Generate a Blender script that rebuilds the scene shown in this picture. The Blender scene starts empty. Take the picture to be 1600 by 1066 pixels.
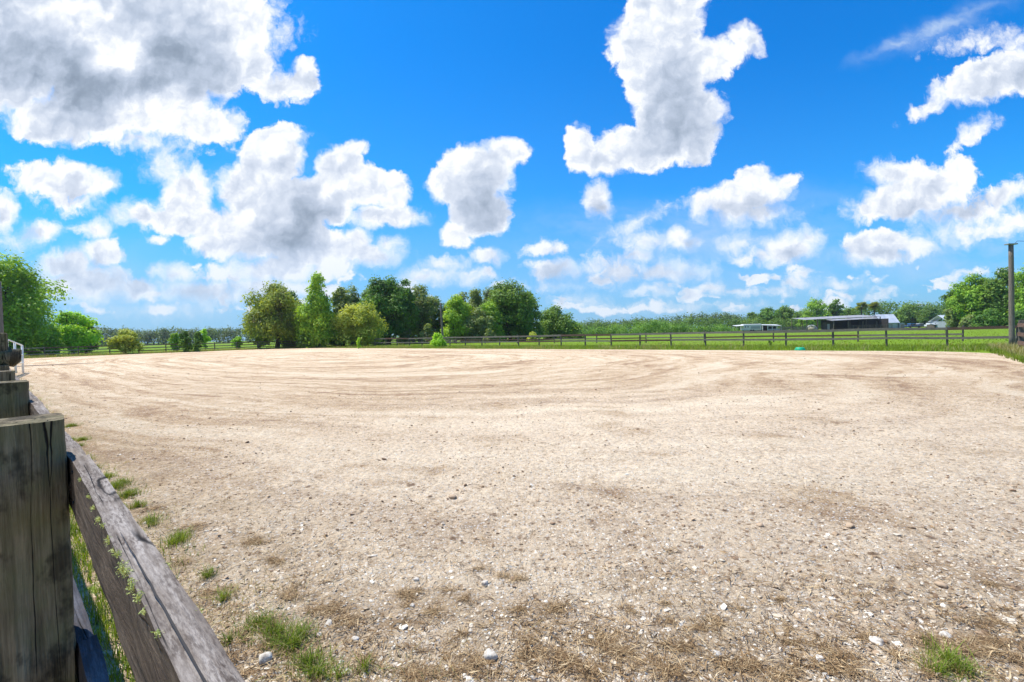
import bpy, bmesh, math, random
import numpy as np
from mathutils import Vector, Matrix, Euler

C = bpy.data.collections.new('place')
bpy.context.scene.collection.children.link(C)
SC = bpy.context.scene
R = math.radians

# ------------------------------------------------------------------ camera
F = 711.0            # focal length in pixels of the 1600 px wide photograph
H = 1.5              # eye height
PITCH, ROLL = R(-0.93), R(1.375)
cam = bpy.data.cameras.new('camera')
cam.sensor_width = 36.0
cam.lens = 36.0 * F / 1600.0
cam.clip_start, cam.clip_end = 0.05, 12000
co = bpy.data.objects.new('camera', cam)
C.objects.link(co)
fw = Vector((0, math.cos(PITCH), math.sin(PITCH)))
up0 = Vector((0, -math.sin(PITCH), math.cos(PITCH)))
rt0 = Vector((1, 0, 0))
rt = rt0 * math.cos(ROLL) - up0 * math.sin(ROLL)
up = up0 * math.cos(ROLL) + rt0 * math.sin(ROLL)
co.matrix_world = Matrix(((rt.x, up.x, -fw.x, 0), (rt.y, up.y, -fw.y, 0), (rt.z, up.z, -fw.z, H), (0, 0, 0, 1)))
SC.camera = co


def ray(px, py):
    return rt * ((px - 800) / F) + up * (-(py - 533) / F) + fw


def ground(px, py):
    d = ray(px, py)
    k = H / -d.z
    return Vector((d.x * k, d.y * k, 0))


def spot(px, Z):
    """ground point seen in the direction of column px, Z metres ahead"""
    d = ray(px, 521.5 - .024 * (px - 800))
    return Vector((d.x / d.y * Z, Z, 0))


def hgt(px, py, Z):
    """height above the ground of what is seen at (px, py), Z metres ahead"""
    d = ray(px, py)
    return H + d.z / d.y * Z


# the arena lies along its own two axes: s runs with the near fence, t across
DV = Vector((-.7535, .6575, 0)).normalized()
NV = Vector((.6575, .7535, 0)).normalized()


def ST(s, t, z=0):
    v = DV * s + NV * t
    return Vector((v.x, v.y, z))


YAW = math.atan2(DV.y, DV.x)

# ------------------------------------------------------------------ render settings
SC.render.engine = 'CYCLES'
SC.view_settings.view_transform = 'Standard'
SC.view_settings.look = 'None'
SC.view_settings.exposure = 0.5
SC.view_settings.gamma = 1
SC.cycles.max_bounces = 6
SC.cycles.transparent_max_bounces = 8

# ------------------------------------------------------------------ sun
SUN_AZ = Vector((-.92, .40, 0)).normalized()
SUN_EL = R(64)
sdir = SUN_AZ * math.cos(SUN_EL) + Vector((0, 0, math.sin(SUN_EL)))
sl = bpy.data.lights.new('sun', 'SUN')
sl.energy = 5.0
sl.angle = R(.5)
sl.color = (1, .94, .84)
so = bpy.data.objects.new('sun', sl)
C.objects.link(so)
so.rotation_mode = 'QUATERNION'
so.rotation_quaternion = sdir.to_track_quat('Z', 'Y')
so.location = (0, 0, 60)


# ------------------------------------------------------------------ node helper
class NT:
    def __init__(s, tree):
        s.t = tree

    def n(s, typ, **kw):
        nd = s.t.nodes.new('ShaderNode' + typ)
        ins = kw.pop('ins', {})
        for k, v in kw.items():
            setattr(nd, k, v)
        for k, v in ins.items():
            if isinstance(v, bpy.types.NodeSocket):
                s.t.links.new(v, nd.inputs[k])
            else:
                nd.inputs[k].default_value = v
        return nd

    def m(s, op, a, b=None, c=None, clamp=False):
        ins = {0: a}
        if b is not None:
            ins[1] = b
        if c is not None:
            ins[2] = c
        return s.n('Math', operation=op, use_clamp=clamp, ins=ins).outputs[0]

    def vm(s, op, a, b=None):
        ins = {0: a}
        if b is not None:
            ins[1] = b
        nd = s.n('VectorMath', operation=op, ins=ins)
        return nd.outputs['Value'] if op in ('LENGTH', 'DOT_PRODUCT', 'DISTANCE') else nd.outputs[0]

    def ss(s, x, a, b):
        nd = s.n('MapRange', interpolation_type='SMOOTHSTEP', ins={0: x, 1: a, 2: b, 3: 0.0, 4: 1.0})
        return nd.outputs[0]

    def lin(s, x, a, b, c=0.0, d=1.0):
        return s.n('MapRange', ins={0: x, 1: a, 2: b, 3: c, 4: d}).outputs[0]

    def mix(s, f, a, b, mode='MIX'):
        nd = s.t.nodes.new('ShaderNodeMix')
        nd.data_type = 'RGBA'
        nd.blend_type = mode
        for i, v in ((0, f), (6, a), (7, b)):
            if isinstance(v, bpy.types.NodeSocket):
                s.t.links.new(v, nd.inputs[i])
            else:
                if i and len(v) == 3:
                    v = (*v, 1)
                nd.inputs[i].default_value = v
        return nd.outputs[2]

    def noise(s, vec, scale, detail=4, rough=.55, dist=0.0, dim='3D'):
        return s.n('TexNoise', noise_dimensions=dim,
                   ins={'Vector': vec, 'Scale': scale, 'Detail': detail, 'Roughness': rough, 'Distortion': dist}).outputs[0]

    def map(s, vec, loc=(0, 0, 0), rot=(0, 0, 0), scale=(1, 1, 1), typ='POINT'):
        return s.n('Mapping', vector_type=typ, ins={'Vector': vec, 'Location': loc, 'Rotation': rot, 'Scale': scale}).outputs[0]

    def ramp(s, f, stops, interp='LINEAR'):
        nd = s.n('ValToRGB', ins={0: f})
        cr = nd.color_ramp
        cr.interpolation = interp
        while len(cr.elements) < len(stops):
            cr.elements.new(.5)
        for e, (p, c) in zip(cr.elements, stops):
            e.position = p
            e.color = (*c, 1) if len(c) == 3 else c
        return nd.outputs[0]


# ------------------------------------------------------------------ world: sky with its clouds
# clouds sit at infinity on a plane of view directions (x/|y|, z/|y|); one unit is 100 px of the photograph
CLOUDS = [  # cx, cy, rx, ry, turn in degrees, weight factor
    (140, 40, 290, 125, 0, 1), (300, 60, 130, 110, 0, 1), (200, 165, 150, 50, 5, 1), (300, 190, 78, 34, 12, 1.2), (90, 185, 80, 42, 0, 1),
    (10, 110, 90, 70, 0, 1), (385, 50, 45, 70, 10, 1), (400, 100, 28, 50, 0, 1), (440, 135, 40, 22, 0, .7), (474, 122, 26, 28, 0, 1.1), (215, 220, 90, 12, 5, .7),
    (432, 55, 18, 14, 0, .5),
    (105, 283, 58, 32, 0, 1.1), (58, 265, 34, 12, 0, 1), (145, 285, 32, 22, 0, 1), (108, 315, 40, 18, 0, .6), (50, 280, 30, 20, 0, .6),
    (292, 305, 42, 48, 0, .9), (268, 262, 38, 25, 20, .45), (225, 335, 62, 22, 5, .7), (300, 345, 65, 26, 0, .9),
    (422, 248, 52, 48, 0, 1.5), (440, 214, 38, 20, 0, 1.5), (395, 228, 22, 20, 0, 1.4), (402, 300, 62, 52, 0, 1.2), (455, 335, 62, 55, 0, 1.1),
    (390, 362, 78, 48, 0, 1), (480, 385, 80, 36, 0, 1), (345, 385, 50, 24, 0, 1), (430, 425, 120, 22, 0, .9), (420, 450, 95, 22, 0, .7),
    (532, 262, 38, 38, 0, 1.5), (546, 236, 27, 17, 0, 1.5), (560, 292, 62, 34, 0, 1.3), (515, 300, 50, 32, 0, 1.3), (612, 300, 28, 34, 0, 1.5),
    (598, 338, 64, 18, 0, 1.4), (500, 325, 55, 28, 0, 1.1),
    (572, 396, 58, 22, 0, 1.2), (555, 372, 22, 18, 0, 1.2), (606, 380, 24, 12, 0, 1.2), (520, 410, 45, 16, 0, .8),
    (738, 275, 66, 48, 0, 1.5), (788, 240, 40, 26, 0, 1.5), (702, 288, 36, 36, 0, 1.5), (750, 330, 50, 42, 0, 1.3), (712, 365, 22, 22, 0, .9),
    (722, 380, 24, 13, 0, 1), (812, 236, 20, 17, 0, 1.4), (763, 400, 29, 13, 0, 1.3),
    (1035, 25, 62, 50, 0, 1.4), (990, 75, 40, 50, 0, .8), (1040, 105, 72, 78, 0, 1.3), (1055, 180, 64, 68, 0, 1.3), (1010, 232, 88, 36, 0, 1.4),
    (905, 235, 28, 36, 0, 1.4), (940, 252, 44, 20, 0, 1.4), (1110, 100, 62, 30, -28, 1.3), (1165, 62, 30, 26, 0, 1.3), (1080, 215, 45, 42, 0, 1), (1075, -10, 30, 40, 0, 1.2),
    (1100, 175, 30, 30, 0, .8),
    (932, 308, 21, 25, 0, 1.3), (942, 325, 20, 18, 0, .9),
    (1160, 305, 84, 26, -10, 1.4), (1180, 280, 32, 22, 0, 1.4), (1226, 288, 26, 14, -20, 1.3), (1108, 315, 38, 14, 0, 1.2), (1175, 335, 66, 18, 0, .7),
    (1058, 373, 22, 18, 0, 1.4), (1075, 382, 18, 12, 0, .9), (1000, 345, 40, 10, -25, .8), (1005, 378, 42, 16, 0, .6),
    (1440, 300, 92, 38, -12, 1), (1405, 272, 52, 24, 0, .9), (1500, 272, 30, 26, 0, 1), (1565, 302, 60, 16, -15, .7), (1490, 332, 90, 18, 0, .7), (1360, 330, 40, 16, 0, .7),
    (1372, 382, 60, 25, 0, 1.2), (1425, 385, 40, 15, 0, .8), (1370, 400, 55, 12, 0, .8), (1520, 360, 90, 16, -6, .4), (1590, 345, 40, 20, 0, .5),
    (1545, 122, 90, 34, -18, 1.2), (1600, 110, 60, 36, 0, 1.2), (1455, 165, 38, 12, -28, 1.1), (1530, 62, 40, 11, -10, .6), (1580, 65, 30, 10, 0, .6),
    (1520, 208, 38, 13, -32, 1.1),
    (1232, 388, 48, 24, 0, .9), (1260, 372, 22, 14, 0, .8), (1160, 405, 20, 9, 0, 1.1), (1190, 400, 30, 14, 0, .6), (848, 388, 30, 12, 0, .8), (860, 420, 44, 17, 0, .9),
    (1240, 442, 24, 10, 0, 1.1), (1050, 425, 60, 16, 0, .6), (960, 420, 50, 20, 0, .4), (1020, 455, 34, 10, 0, .8), (1110, 448, 28, 10, 0, .8), (1315, 445, 30, 8, 0, .7),
    (1150, 380, 20, 14, 0, .5), (1000, 400, 30, 12, 0, .6), (905, 470, 34, 7, 0, .7), (975, 480, 40, 6, 0, .5), (1180, 455, 60, 6, 0, .5), (1100, 480, 60, 6, 0, .5),
    (150, 356, 30, 17, 0, 1), (62, 362, 38, 18, -10, .8), (4, 330, 20, 32, 0, .9), (30, 380, 30, 14, 0, .6), (244, 375, 17, 8, 0, 1),
    (160, 395, 34, 24, 0, 1), (105, 415, 46, 22, 0, .9), (140, 445, 80, 32, 0, .7), (212, 452, 38, 20, 0, .9), (275, 428, 38, 16, 0, .8), (310, 455, 80, 22, 0, .6),
    (250, 485, 60, 10, 0, .5), (375, 462, 50, 16, 0, .6), (668, 432, 42, 14, 0, .8), (740, 432, 28, 13, 0, .8), (690, 415, 30, 12, 0, .5), (870, 445, 40, 8, 0, .5),
]
SHADE = [  # cx, cy, rx, ry, turn, strength: where the clouds are thick and turn grey underneath (negative: sunlit openings)
    (140, 110, 320, 110, 0, 1.0), (60, 40, 160, 90, 0, .5), (270, 90, 110, 80, 0, .6), (130, 140, 110, 40, 0, .6), (150, 45, 95, 40, 25, -1.6), (180, 97, 55, 30, 0, -1.3), (268, 186, 100, 40, 15, -1.7), (60, 40, 60, 30, 20, -.7),
    (385, 50, 45, 80, 10, -.8), (10, 165, 60, 40, 0, -.6),
    (465, 345, 62, 52, 40, .85), (440, 390, 100, 32, 0, 1.0), (480, 300, 25, 55, -20, .6), (535, 335, 70, 16, 0, .4), (590, 408, 50, 14, 0, .4),
    (755, 335, 55, 36, 0, 1.25), (770, 290, 40, 40, 0, .4), (1070, 190, 75, 80, 10, 1.0), (1060, 110, 40, 60, 0, .35), (950, 262, 40, 14, 0, .3), (944, 328, 20, 18, 0, .8),
    (1170, 330, 90, 20, -5, .8), (1078, 382, 20, 14, 0, .6), (1460, 328, 110, 22, -5, .8), (1420, 285, 60, 20, 0, .45), (1385, 402, 70, 15, 0, .9), (1560, 135, 90, 20, -15, .5),
    (1240, 400, 60, 18, 0, .6), (110, 305, 60, 18, 0, .3), (300, 350, 70, 22, 0, .4), (150, 430, 130, 40, 0, .6), (310, 465, 120, 30, 0, .6), (420, 450, 120, 20, 0, .3),
    (950, 430, 200, 40, 0, .5), (1200, 450, 200, 20, 0, .4), (870, 430, 50, 12, 0, .5),
]
VEIL = [  # thin high cloud
    (1430, 55, 150, 16, -22, .5),    (1480, 40, 200, 30, -22, .35), (1000, 360, 330, 70, 0, .3), (1180, 400, 330, 90, 0, .3), (1500, 390, 220, 90, 0, .45), (80, 420, 240, 110, 0, .25), (300, 470, 300, 60, 0, .3), (420, 300, 160, 120, 0, .15),
    (1260, 320, 200, 60, 0, .15),
]
wd = bpy.data.worlds.new('World')
SC.world = wd
wd.use_nodes = True
wd.node_tree.nodes.clear()
w = NT(wd.node_tree)
tc = w.n('TexCoord')
gen = tc.outputs['Generated']
# directions with the horizon of the photograph taken out: the cloud plane shares the camera's slight tilt
dx = w.vm('DOT_PRODUCT', gen, tuple(rt))
dz = w.vm('DOT_PRODUCT', gen, tuple(up))
dy = w.m('MAXIMUM', w.m('ABSOLUTE', w.vm('DOT_PRODUCT', gen, tuple(fw))), .3)
cx = w.m('DIVIDE', dx, dy)
cz = w.m('DIVIDE', dz, dy)
P = w.n('CombineXYZ', ins={0: w.m('MULTIPLY', cx, F / 100), 1: w.m('MULTIPLY', cz, F / 100), 2: 0.0}).outputs[0]
# billowing warp of the plane
wn = w.n('TexNoise', noise_dimensions='2D', ins={'Vector': P, 'Scale': 2.2, 'Detail': 5.0, 'Roughness': .6})
wv = w.vm('SUBTRACT', wn.outputs['Color'], (.5, .5, .5))
PW = w.vm('ADD', P, w.vm('MULTIPLY', wv, (.30, .30, 0)))


def ell(vec, c):
    return w.vm('LENGTH', w.map(vec, loc=((c[0] - 800) / 100, (533 - c[1]) / 100, 0), rot=(0, 0, -R(c[4])), scale=(c[2] / 100, c[3] / 100, 1), typ='TEXTURE'))


def again(vec, prev):
    """the same vector, made to wait for prev (keeps the shader's stack short)"""
    return w.n('VectorMath', operation='MULTIPLY_ADD', ins={0: prev, 1: (1e-7, 1e-7, 0), 2: vec}).outputs[0]


acc = w.n('Value').outputs[0]
acc.default_value = -1.0
PW0 = PW
for i, c in enumerate(CLOUDS):
    if i % 8 == 7:
        PW = again(PW0, acc)
    k = min(.6, min(c[2], c[3]) / 100) * c[5]
    g = w.m('MULTIPLY_ADD', ell(PW, c), -k, k)
    acc = w.m('SMOOTH_MAX', acc, g, .035)
sh = w.n('Value').outputs[0]
sh.default_value = 0.0
PW = again(PW0, acc)
for i, c in enumerate(SHADE):
    if i % 8 == 7:
        PW = again(PW0, sh)
    g = w.ss(ell(PW, c), 1.45, .1)
    sh = w.m('MULTIPLY_ADD', g, c[5], sh)
ve = w.n('Value').outputs[0]
ve.default_value = 0.0
PW = again(PW0, sh)
for c in VEIL:
    g = w.ss(ell(PW, c), 1.0, .0)
    ve = w.m('MULTIPLY_ADD', g, c[5], ve)
elev = w.vm('DOT_PRODUCT', P, (0, 1, 0))
# rows of small fair-weather clouds low over the horizon
lay = w.noise(w.map(PW, scale=(1.0, 1.9, 1)), 1.7, 3, .55, dim='2D')
band = w.m('MULTIPLY', w.ss(elev, .15, .5), w.ss(elev, 1.75, 1.0))
lay = w.m('ADD', w.m('MULTIPLY', w.m('SUBTRACT', lay, .56), .8), w.lin(band, 0, 1, -.6, 0))
acc = w.m('SMOOTH_MAX', acc, lay, .03)
# size of the billows shrinks towards the horizon, where the clouds are farther off


def puffs(vec):
    """rounded heaps upon heaps, highest in the middle of each"""
    v1 = w.n('TexVoronoi', voronoi_dimensions='2D', feature='SMOOTH_F1', normalize=True,
             ins={'Vector': vec, 'Scale': 2.9, 'Detail': 4.0, 'Roughness': .62, 'Lacunarity': 2.2, 'Smoothness': .4}).outputs['Distance']
    return w.m('MULTIPLY_ADD', v1, -1.0, .4)


def billow(vec):
    return w.m('ADD', puffs(vec), w.m('MULTIPLY_ADD', w.noise(vec, 3.0, 8, .62, dim='2D'), .7, -.35))


N0 = billow(PW)
N1 = w.m('SUBTRACT', w.noise(PW, 1.6, 2, .5, dim='2D'), w.noise(w.vm('ADD', PW, (-.10, .12, 0)), 1.6, 2, .5, dim='2D'))
N2 = w.m('SUBTRACT', puffs(PW), puffs(w.vm('ADD', PW, (-.035, .05, 0))))
relief = w.m('MULTIPLY', N1, 1.0)
amp = w.lin(elev, .3, 3.5, .12, .34)
field = w.m('MULTIPLY_ADD', N0, amp, acc)
alpha = w.ss(field, w.lin(w.noise(PW, .9, 2, .5, dim='2D'), .38, .62, -.02, -.06), w.lin(w.noise(PW, .9, 2, .5, dim='2D'), .38, .62, .07, .17))
N2 = billow(w.vm('ADD', PW, (-.03, .045, 0)))
relief = w.m('MULTIPLY', N1, -1.0)
shn = w.m('MULTIPLY', sh, w.lin(w.noise(PW, 1.0, 3, .5, dim='2D'), .3, .7, .75, 1.15))
# thin rims let the light through: bright; thick bodies are greyer
tone = w.m('ADD', w.m('ADD', w.m('MULTIPLY', relief, .65), w.m('MULTIPLY', N2, .48)), w.m('MULTIPLY_ADD', w.ss(field, .0, .30), -.17, .95))
tone = w.m('SUBTRACT', tone, w.m('MULTIPLY', w.m('MAXIMUM', shn, -.25), .29))
ccol = w.ramp(tone, [(0.0, (.14, .18, .24)), (.35, (.24, .295, .38)), (.6, (.38, .44, .545)), (.78, (.52, .57, .66)), (.93, (.72, .74, .76))])
sky = w.n('TexSky', sky_type='NISHITA', sun_disc=False, sun_elevation=SUN_EL, sun_rotation=math.atan2(SUN_AZ.x, SUN_AZ.y),
          air_density=1.0, dust_density=.6, ozone_density=2.5).outputs[0]
SKY_STRENGTH = .115
sk = w.vm('MULTIPLY', sky, (SKY_STRENGTH,) * 3)
sk = w.n('HueSaturation', ins={'Hue': .5, 'Saturation': 1.25, 'Value': 1.0, 'Color': sk}).outputs[0]
sk = w.mix(1.0, sk, (.10, .86, 1.30), 'MULTIPLY')
# moist air towards the horizon
sk = w.mix(w.m('MULTIPLY', w.ss(elev, 5.0, .2), .35), sk, (.12, .36, .72))
sk = w.mix(w.m('MULTIPLY', w.ss(elev, 2.4, -.1), .75), sk, (.27, .385, .575))
vn = w.noise(w.map(PW, scale=(.6, 1.6, 1)), 1.3, 6, .6, dim='2D')
vf = w.m('MULTIPLY', w.m('MULTIPLY', ve, w.ss(vn, .25, .75)), 1.2, clamp=True)
sk = w.mix(vf, sk, (.44, .54, .68))
far = w.mix(w.m('MULTIPLY', w.ss(elev, 2.0, 0.0), .38), ccol, (.36, .47, .63))
col = w.mix(w.m('MULTIPLY', alpha, w.lin(elev, .0, 1.6, .85, 1.0)), sk, far)
bg = w.n('Background', ins={'Color': col, 'Strength': 1.0})
wo = w.n('OutputWorld', ins={'Surface': bg.outputs[0]})
wd.cycles.sampling_method = 'MANUAL'
wd.cycles.sample_map_resolution = 512

# ------------------------------------------------------------------ mesh helpers
rng = np.random.default_rng(7)
random.seed(7)


def tag(o, label=None, cat=None, group=None, kind=None):
    if label:
        o['label'] = label
    if cat:
        o['category'] = cat
    if group:
        o['group'] = group
    if kind:
        o['kind'] = kind
    return o


def empty(name, loc, rz=0.0):
    o = bpy.data.objects.new(name, None)
    o.location = loc
    o.rotation_euler = (0, 0, rz)
    o.empty_display_size = .3
    C.objects.link(o)
    return o


def link_mesh(name, me, mat, parent=None):
    if mat is not None:
        me.materials.append(mat)
    o = bpy.data.objects.new(name, me)
    C.objects.link(o)
    if parent is not None:
        o.parent = parent
    return o


def np_mesh(name, co_, faces, k, smooth=False):
    """verts (n,3), faces (m,k)"""
    me = bpy.data.meshes.new(name)
    nf = len(faces)
    me.vertices.add(len(co_))
    me.vertices.foreach_set('co', np.asarray(co_, np.float32).ravel())
    me.loops.add(nf * k)
    me.loops.foreach_set('vertex_index', np.asarray(faces, np.int32).ravel())
    me.polygons.add(nf)
    me.polygons.foreach_set('loop_start', np.arange(nf, dtype=np.int32) * k)
    me.polygons.foreach_set('loop_total', np.full(nf, k, np.int32))
    me.polygons.foreach_set('use_smooth', np.full(nf, smooth))
    me.update(calc_edges=True)
    me.validate()
    return me


class MB:
    def __init__(s):
        s.b = bmesh.new()

    def box(s, c, d, rz=0.0, M=None, bev=0.0):
        r = bmesh.ops.create_cube(s.b, size=1)
        v = r['verts']
        bmesh.ops.scale(s.b, vec=d, verts=v)
        if bev:
            es = list({e for q in v for e in q.link_edges})
            g = bmesh.ops.bevel(s.b, geom=es, offset=bev, segments=1, affect='EDGES')
            v = g['verts']
        mm = Matrix.Translation(Vector(c)) @ Matrix.Rotation(rz, 4, 'Z')
        if M is not None:
            mm = mm @ M
        bmesh.ops.transform(s.b, matrix=mm, verts=v)
        return s

    def bar(s, a, b, wd_, ht, upv=(0, 0, 1)):
        """a squared bar from a to b"""
        a, b = Vector(a), Vector(b)
        d = (b - a)
        L = d.length
        x = d.normalized()
        y = Vector(upv).cross(x).normalized()
        z = x.cross(y)
        m = Matrix((x, y, z)).transposed().to_4x4()
        r = bmesh.ops.create_cube(s.b, size=1)
        bmesh.ops.scale(s.b, vec=(L, wd_, ht), verts=r['verts'])
        bmesh.ops.transform(s.b, matrix=Matrix.Translation((a + b) / 2) @ m, verts=r['verts'])
        return s

    def tube(s, pts, radii, n=8, cap=True):
        rings = []
        pts = [Vector(p) for p in pts]
        for i, p in enumerate(pts):
            d = (pts[min(i + 1, len(pts) - 1)] - pts[max(i - 1, 0)]).normalized()
            a = d.orthogonal().normalized() if abs(d.z) < .9 else Vector((1, 0, 0)).cross(d).normalized()
            b_ = d.cross(a)
            rr = radii[i] if hasattr(radii, '__len__') else radii
            rings.append([s.b.verts.new(p + (a * math.cos(2 * math.pi * k / n) + b_ * math.sin(2 * math.pi * k / n)) * rr) for k in range(n)])
        for i in range(len(rings) - 1):
            for k in range(n):
                f = s.b.faces.new((rings[i][k], rings[i][(k + 1) % n], rings[i + 1][(k + 1) % n], rings[i + 1][k]))
                f.smooth = True
        if cap:
            s.b.faces.new(rings[0][::-1])
            s.b.faces.new(rings[-1])
        return s

    def poly(s, pts):
        s.b.faces.new([s.b.verts.new(p) for p in pts])
        return s

    def build(s, name, mat, parent=None):
        bmesh.ops.recalc_face_normals(s.b, faces=s.b.faces)
        me = bpy.data.meshes.new(name)
        s.b.to_mesh(me)
        s.b.free()
        return link_mesh(name, me, mat, parent)


# ------------------------------------------------------------------ materials
def material(name):
    m = bpy.data.materials.new(name)
    m.use_nodes = True
    m.node_tree.nodes.clear()
    return m, NT(m.node_tree)


def finish(t, col_, rough=.9, normal=None, spec=.2, metal=0.0, disp=None):
    ins = {'Base Color': col_ if isinstance(col_, bpy.types.NodeSocket) else (*col_, 1), 'Roughness': rough, 'Specular IOR Level': spec, 'Metallic': metal}
    if normal is not None:
        ins['Normal'] = normal
    b = t.n('BsdfPrincipled', ins=ins)
    t.n('OutputMaterial', ins={'Surface': b.outputs[0]})


def bump(t, h, strength=.5, dist=.02):
    return t.n('Bump', ins={'Strength': strength, 'Distance': dist, 'Height': h}).outputs[0]


def wood_mat(name, dark, mid, light, axis=0, grain=1.0, green=None, speck=0.0, cracks=True, scale=1.0):
    m, t = material(name)
    oc = t.n('TexCoord').outputs['Object']
    rnd = t.n('ObjectInfo').outputs['Random']
    off = t.vm('MULTIPLY', t.n('CombineXYZ', ins={0: rnd, 1: rnd, 2: rnd}).outputs[0], (37, 17, 23))
    p = t.vm('ADD', oc, off)
    sc_ = [9 * scale] * 3
    sc_[axis] = .55 * scale
    g1 = t.noise(t.map(p, scale=tuple(sc_)), 4, 8, .65, .3)
    sc2 = [60 * scale] * 3
    sc2[axis] = 3 * scale
    g2 = t.noise(t.map(p, scale=tuple(sc2)), 2, 4, .6)
    blot = t.noise(p, 3.2 * scale, 6, .65)
    f = t.m('ADD', t.m('MULTIPLY', g1, .62), t.m('MULTIPLY', g2, .38))
    f = t.m('ADD', t.m('MULTIPLY', f, .75), t.m('MULTIPLY', blot, .25))
    c = t.ramp(f, [(.36, dark), (.47, mid), (.60, light)])
    c = t.mix(t.m('MULTIPLY', t.ss(blot, .45, .7), .55), c, dark)
    if green is not None:
        gn = t.noise(p, 5 * scale, 6, .6)
        c = t.mix(t.m('MULTIPLY', t.ss(gn, .42, .62), .5), c, green)
        c = t.mix(t.m('MULTIPLY', t.ss(t.noise(t.map(p, scale=(1, 1, .6)), 6.5 * scale, 5, .65), .50, .60), .72), c, (.022, .017, .011))
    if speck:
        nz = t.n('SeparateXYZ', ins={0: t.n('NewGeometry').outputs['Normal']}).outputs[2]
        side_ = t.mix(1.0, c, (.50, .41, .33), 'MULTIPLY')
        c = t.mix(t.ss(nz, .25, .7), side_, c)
    hgt_ = t.m('ADD', t.m('MULTIPLY', g1, 1.0), t.m('MULTIPLY', g2, .5))
    if speck:
        ss_ = [260 * scale] * 3
        ss_[axis] = 50 * scale
        sp = t.noise(t.map(p, scale=tuple(ss_)), 1.0, 5, .65)
        msk = t.lin(t.noise(p, 7 * scale, 4, .6), .38, .60, .25, 1.0)
        c = t.mix(t.m('MULTIPLY', t.m('MULTIPLY', t.ss(sp, .40, .64), msk), speck), c, (.06, .044, .036))
        hgt_ = t.m('ADD', hgt_, t.m('MULTIPLY', sp, .8))
    if cracks:
        sc3 = [16 * scale] * 3
        sc3[axis] = .35 * scale
        cr = t.n('TexVoronoi', feature='DISTANCE_TO_EDGE', ins={'Vector': t.map(t.vm('ADD', p, t.vm('MULTIPLY', t.n('TexNoise', ins={'Vector': p, 'Scale': 3.0}).outputs['Color'], (.018, .018, .018))), scale=tuple(sc3)), 'Scale': 1.0}).outputs['Distance']
        ck = t.ss(t.m('ADD', cr, t.lin(t.noise(t.map(p, scale=tuple([3 if q != axis else 2.2 for q in range(3)])), 1.5, 4, .7), .3, .7, -.012, .016)), .016, .002)
        gate = t.ss(t.noise(p, 1.7, 2, .5), .47, .55)
        ck = t.m('MULTIPLY', ck, gate)
        c = t.mix(ck, c, (.012, .010, .009))
        hgt_ = t.m('SUBTRACT', hgt_, t.m('MULTIPLY', ck, 1.5))
    finish(t, c, .93, bump(t, hgt_, .8, .006 * grain))
    return m


M = {}
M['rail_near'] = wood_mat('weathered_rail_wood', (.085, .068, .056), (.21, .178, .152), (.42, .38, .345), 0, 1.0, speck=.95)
M['post_near'] = wood_mat('mossy_post_wood', (.030, .023, .015), (.145, .115, .072), (.34, .275, .18), 2, 2.2, green=(.15, .15, .065))
M['rail_dark'] = wood_mat('dark_blue_grey_rail_wood', (.02, .02, .025), (.06, .062, .075), (.16, .16, .18), 0, 1.0, speck=.6)  # lower rails: darker and bluer than the top rails
M['wood_far'] = wood_mat('weathered_fence_wood', (.085, .066, .052), (.21, .172, .14), (.34, .29, .245), 0, 1.0, cracks=False)
M['wood_red'] = wood_mat('brown_fence_wood', (.06, .035, .025), (.15, .085, .06), (.24, .15, .12), 0, 1.0, cracks=False)
M['wood_post_far'] = wood_mat('weathered_fence_post_wood', (.045, .038, .032), (.11, .092, .078), (.20, .175, .15), 2, 1.0, cracks=False)
M['wood_pole'] = wood_mat('utility_pole_wood', (.08, .065, .05), (.17, .145, .12), (.27, .24, .205), 2, 1.0, cracks=False)
M['wood_barn'] = wood_mat('barn_wood', (.05, .04, .033), (.12, .095, .075), (.20, .17, .14), 2, 1.0, cracks=False)


def plain(name, c, rough=.6, metal=0.0, var=.15, scale=3.0, spec=.3):
    m, t = material(name)
    n_ = t.noise(t.n('TexCoord').outputs['Object'], scale, 5, .6)
    cc = t.mix(t.lin(n_, .3, .7), tuple(x * (1 - var) for x in c), tuple(min(1, x * (1 + var)) for x in c))
    finish(t, cc, rough, spec=spec, metal=metal)
    return m


M['white_metal'] = plain('white_painted_pipe', (.72, .73, .72), .45)
M['white_paint'] = plain('white_paint', (.58, .59, .60), .5, var=.08)
M['grey_paint'] = plain('grey_paint', (.30, .33, .36), .6)
M['blue_paint'] = plain('pale_blue_siding', (.33, .42, .46), .7)
M['dark'] = plain('dark_interior_boards', (.035, .032, .03), .9)
M['glass'] = plain('window_glass', (.02, .025, .03), .08, spec=.6)
M['green_plastic'] = plain('green_plastic', (.01, .38, .20), .4, var=.08)
M['rubber'] = plain('rubber', (.02, .02, .02), .8)
M['steel'] = plain('galvanised_steel', (.34, .35, .36), .45, .6)
M['blue_tarp'] = plain('blue_tarp', (.05, .16, .35), .6)
M['hay'] = plain('hay', (.33, .29, .17), .9)

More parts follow.
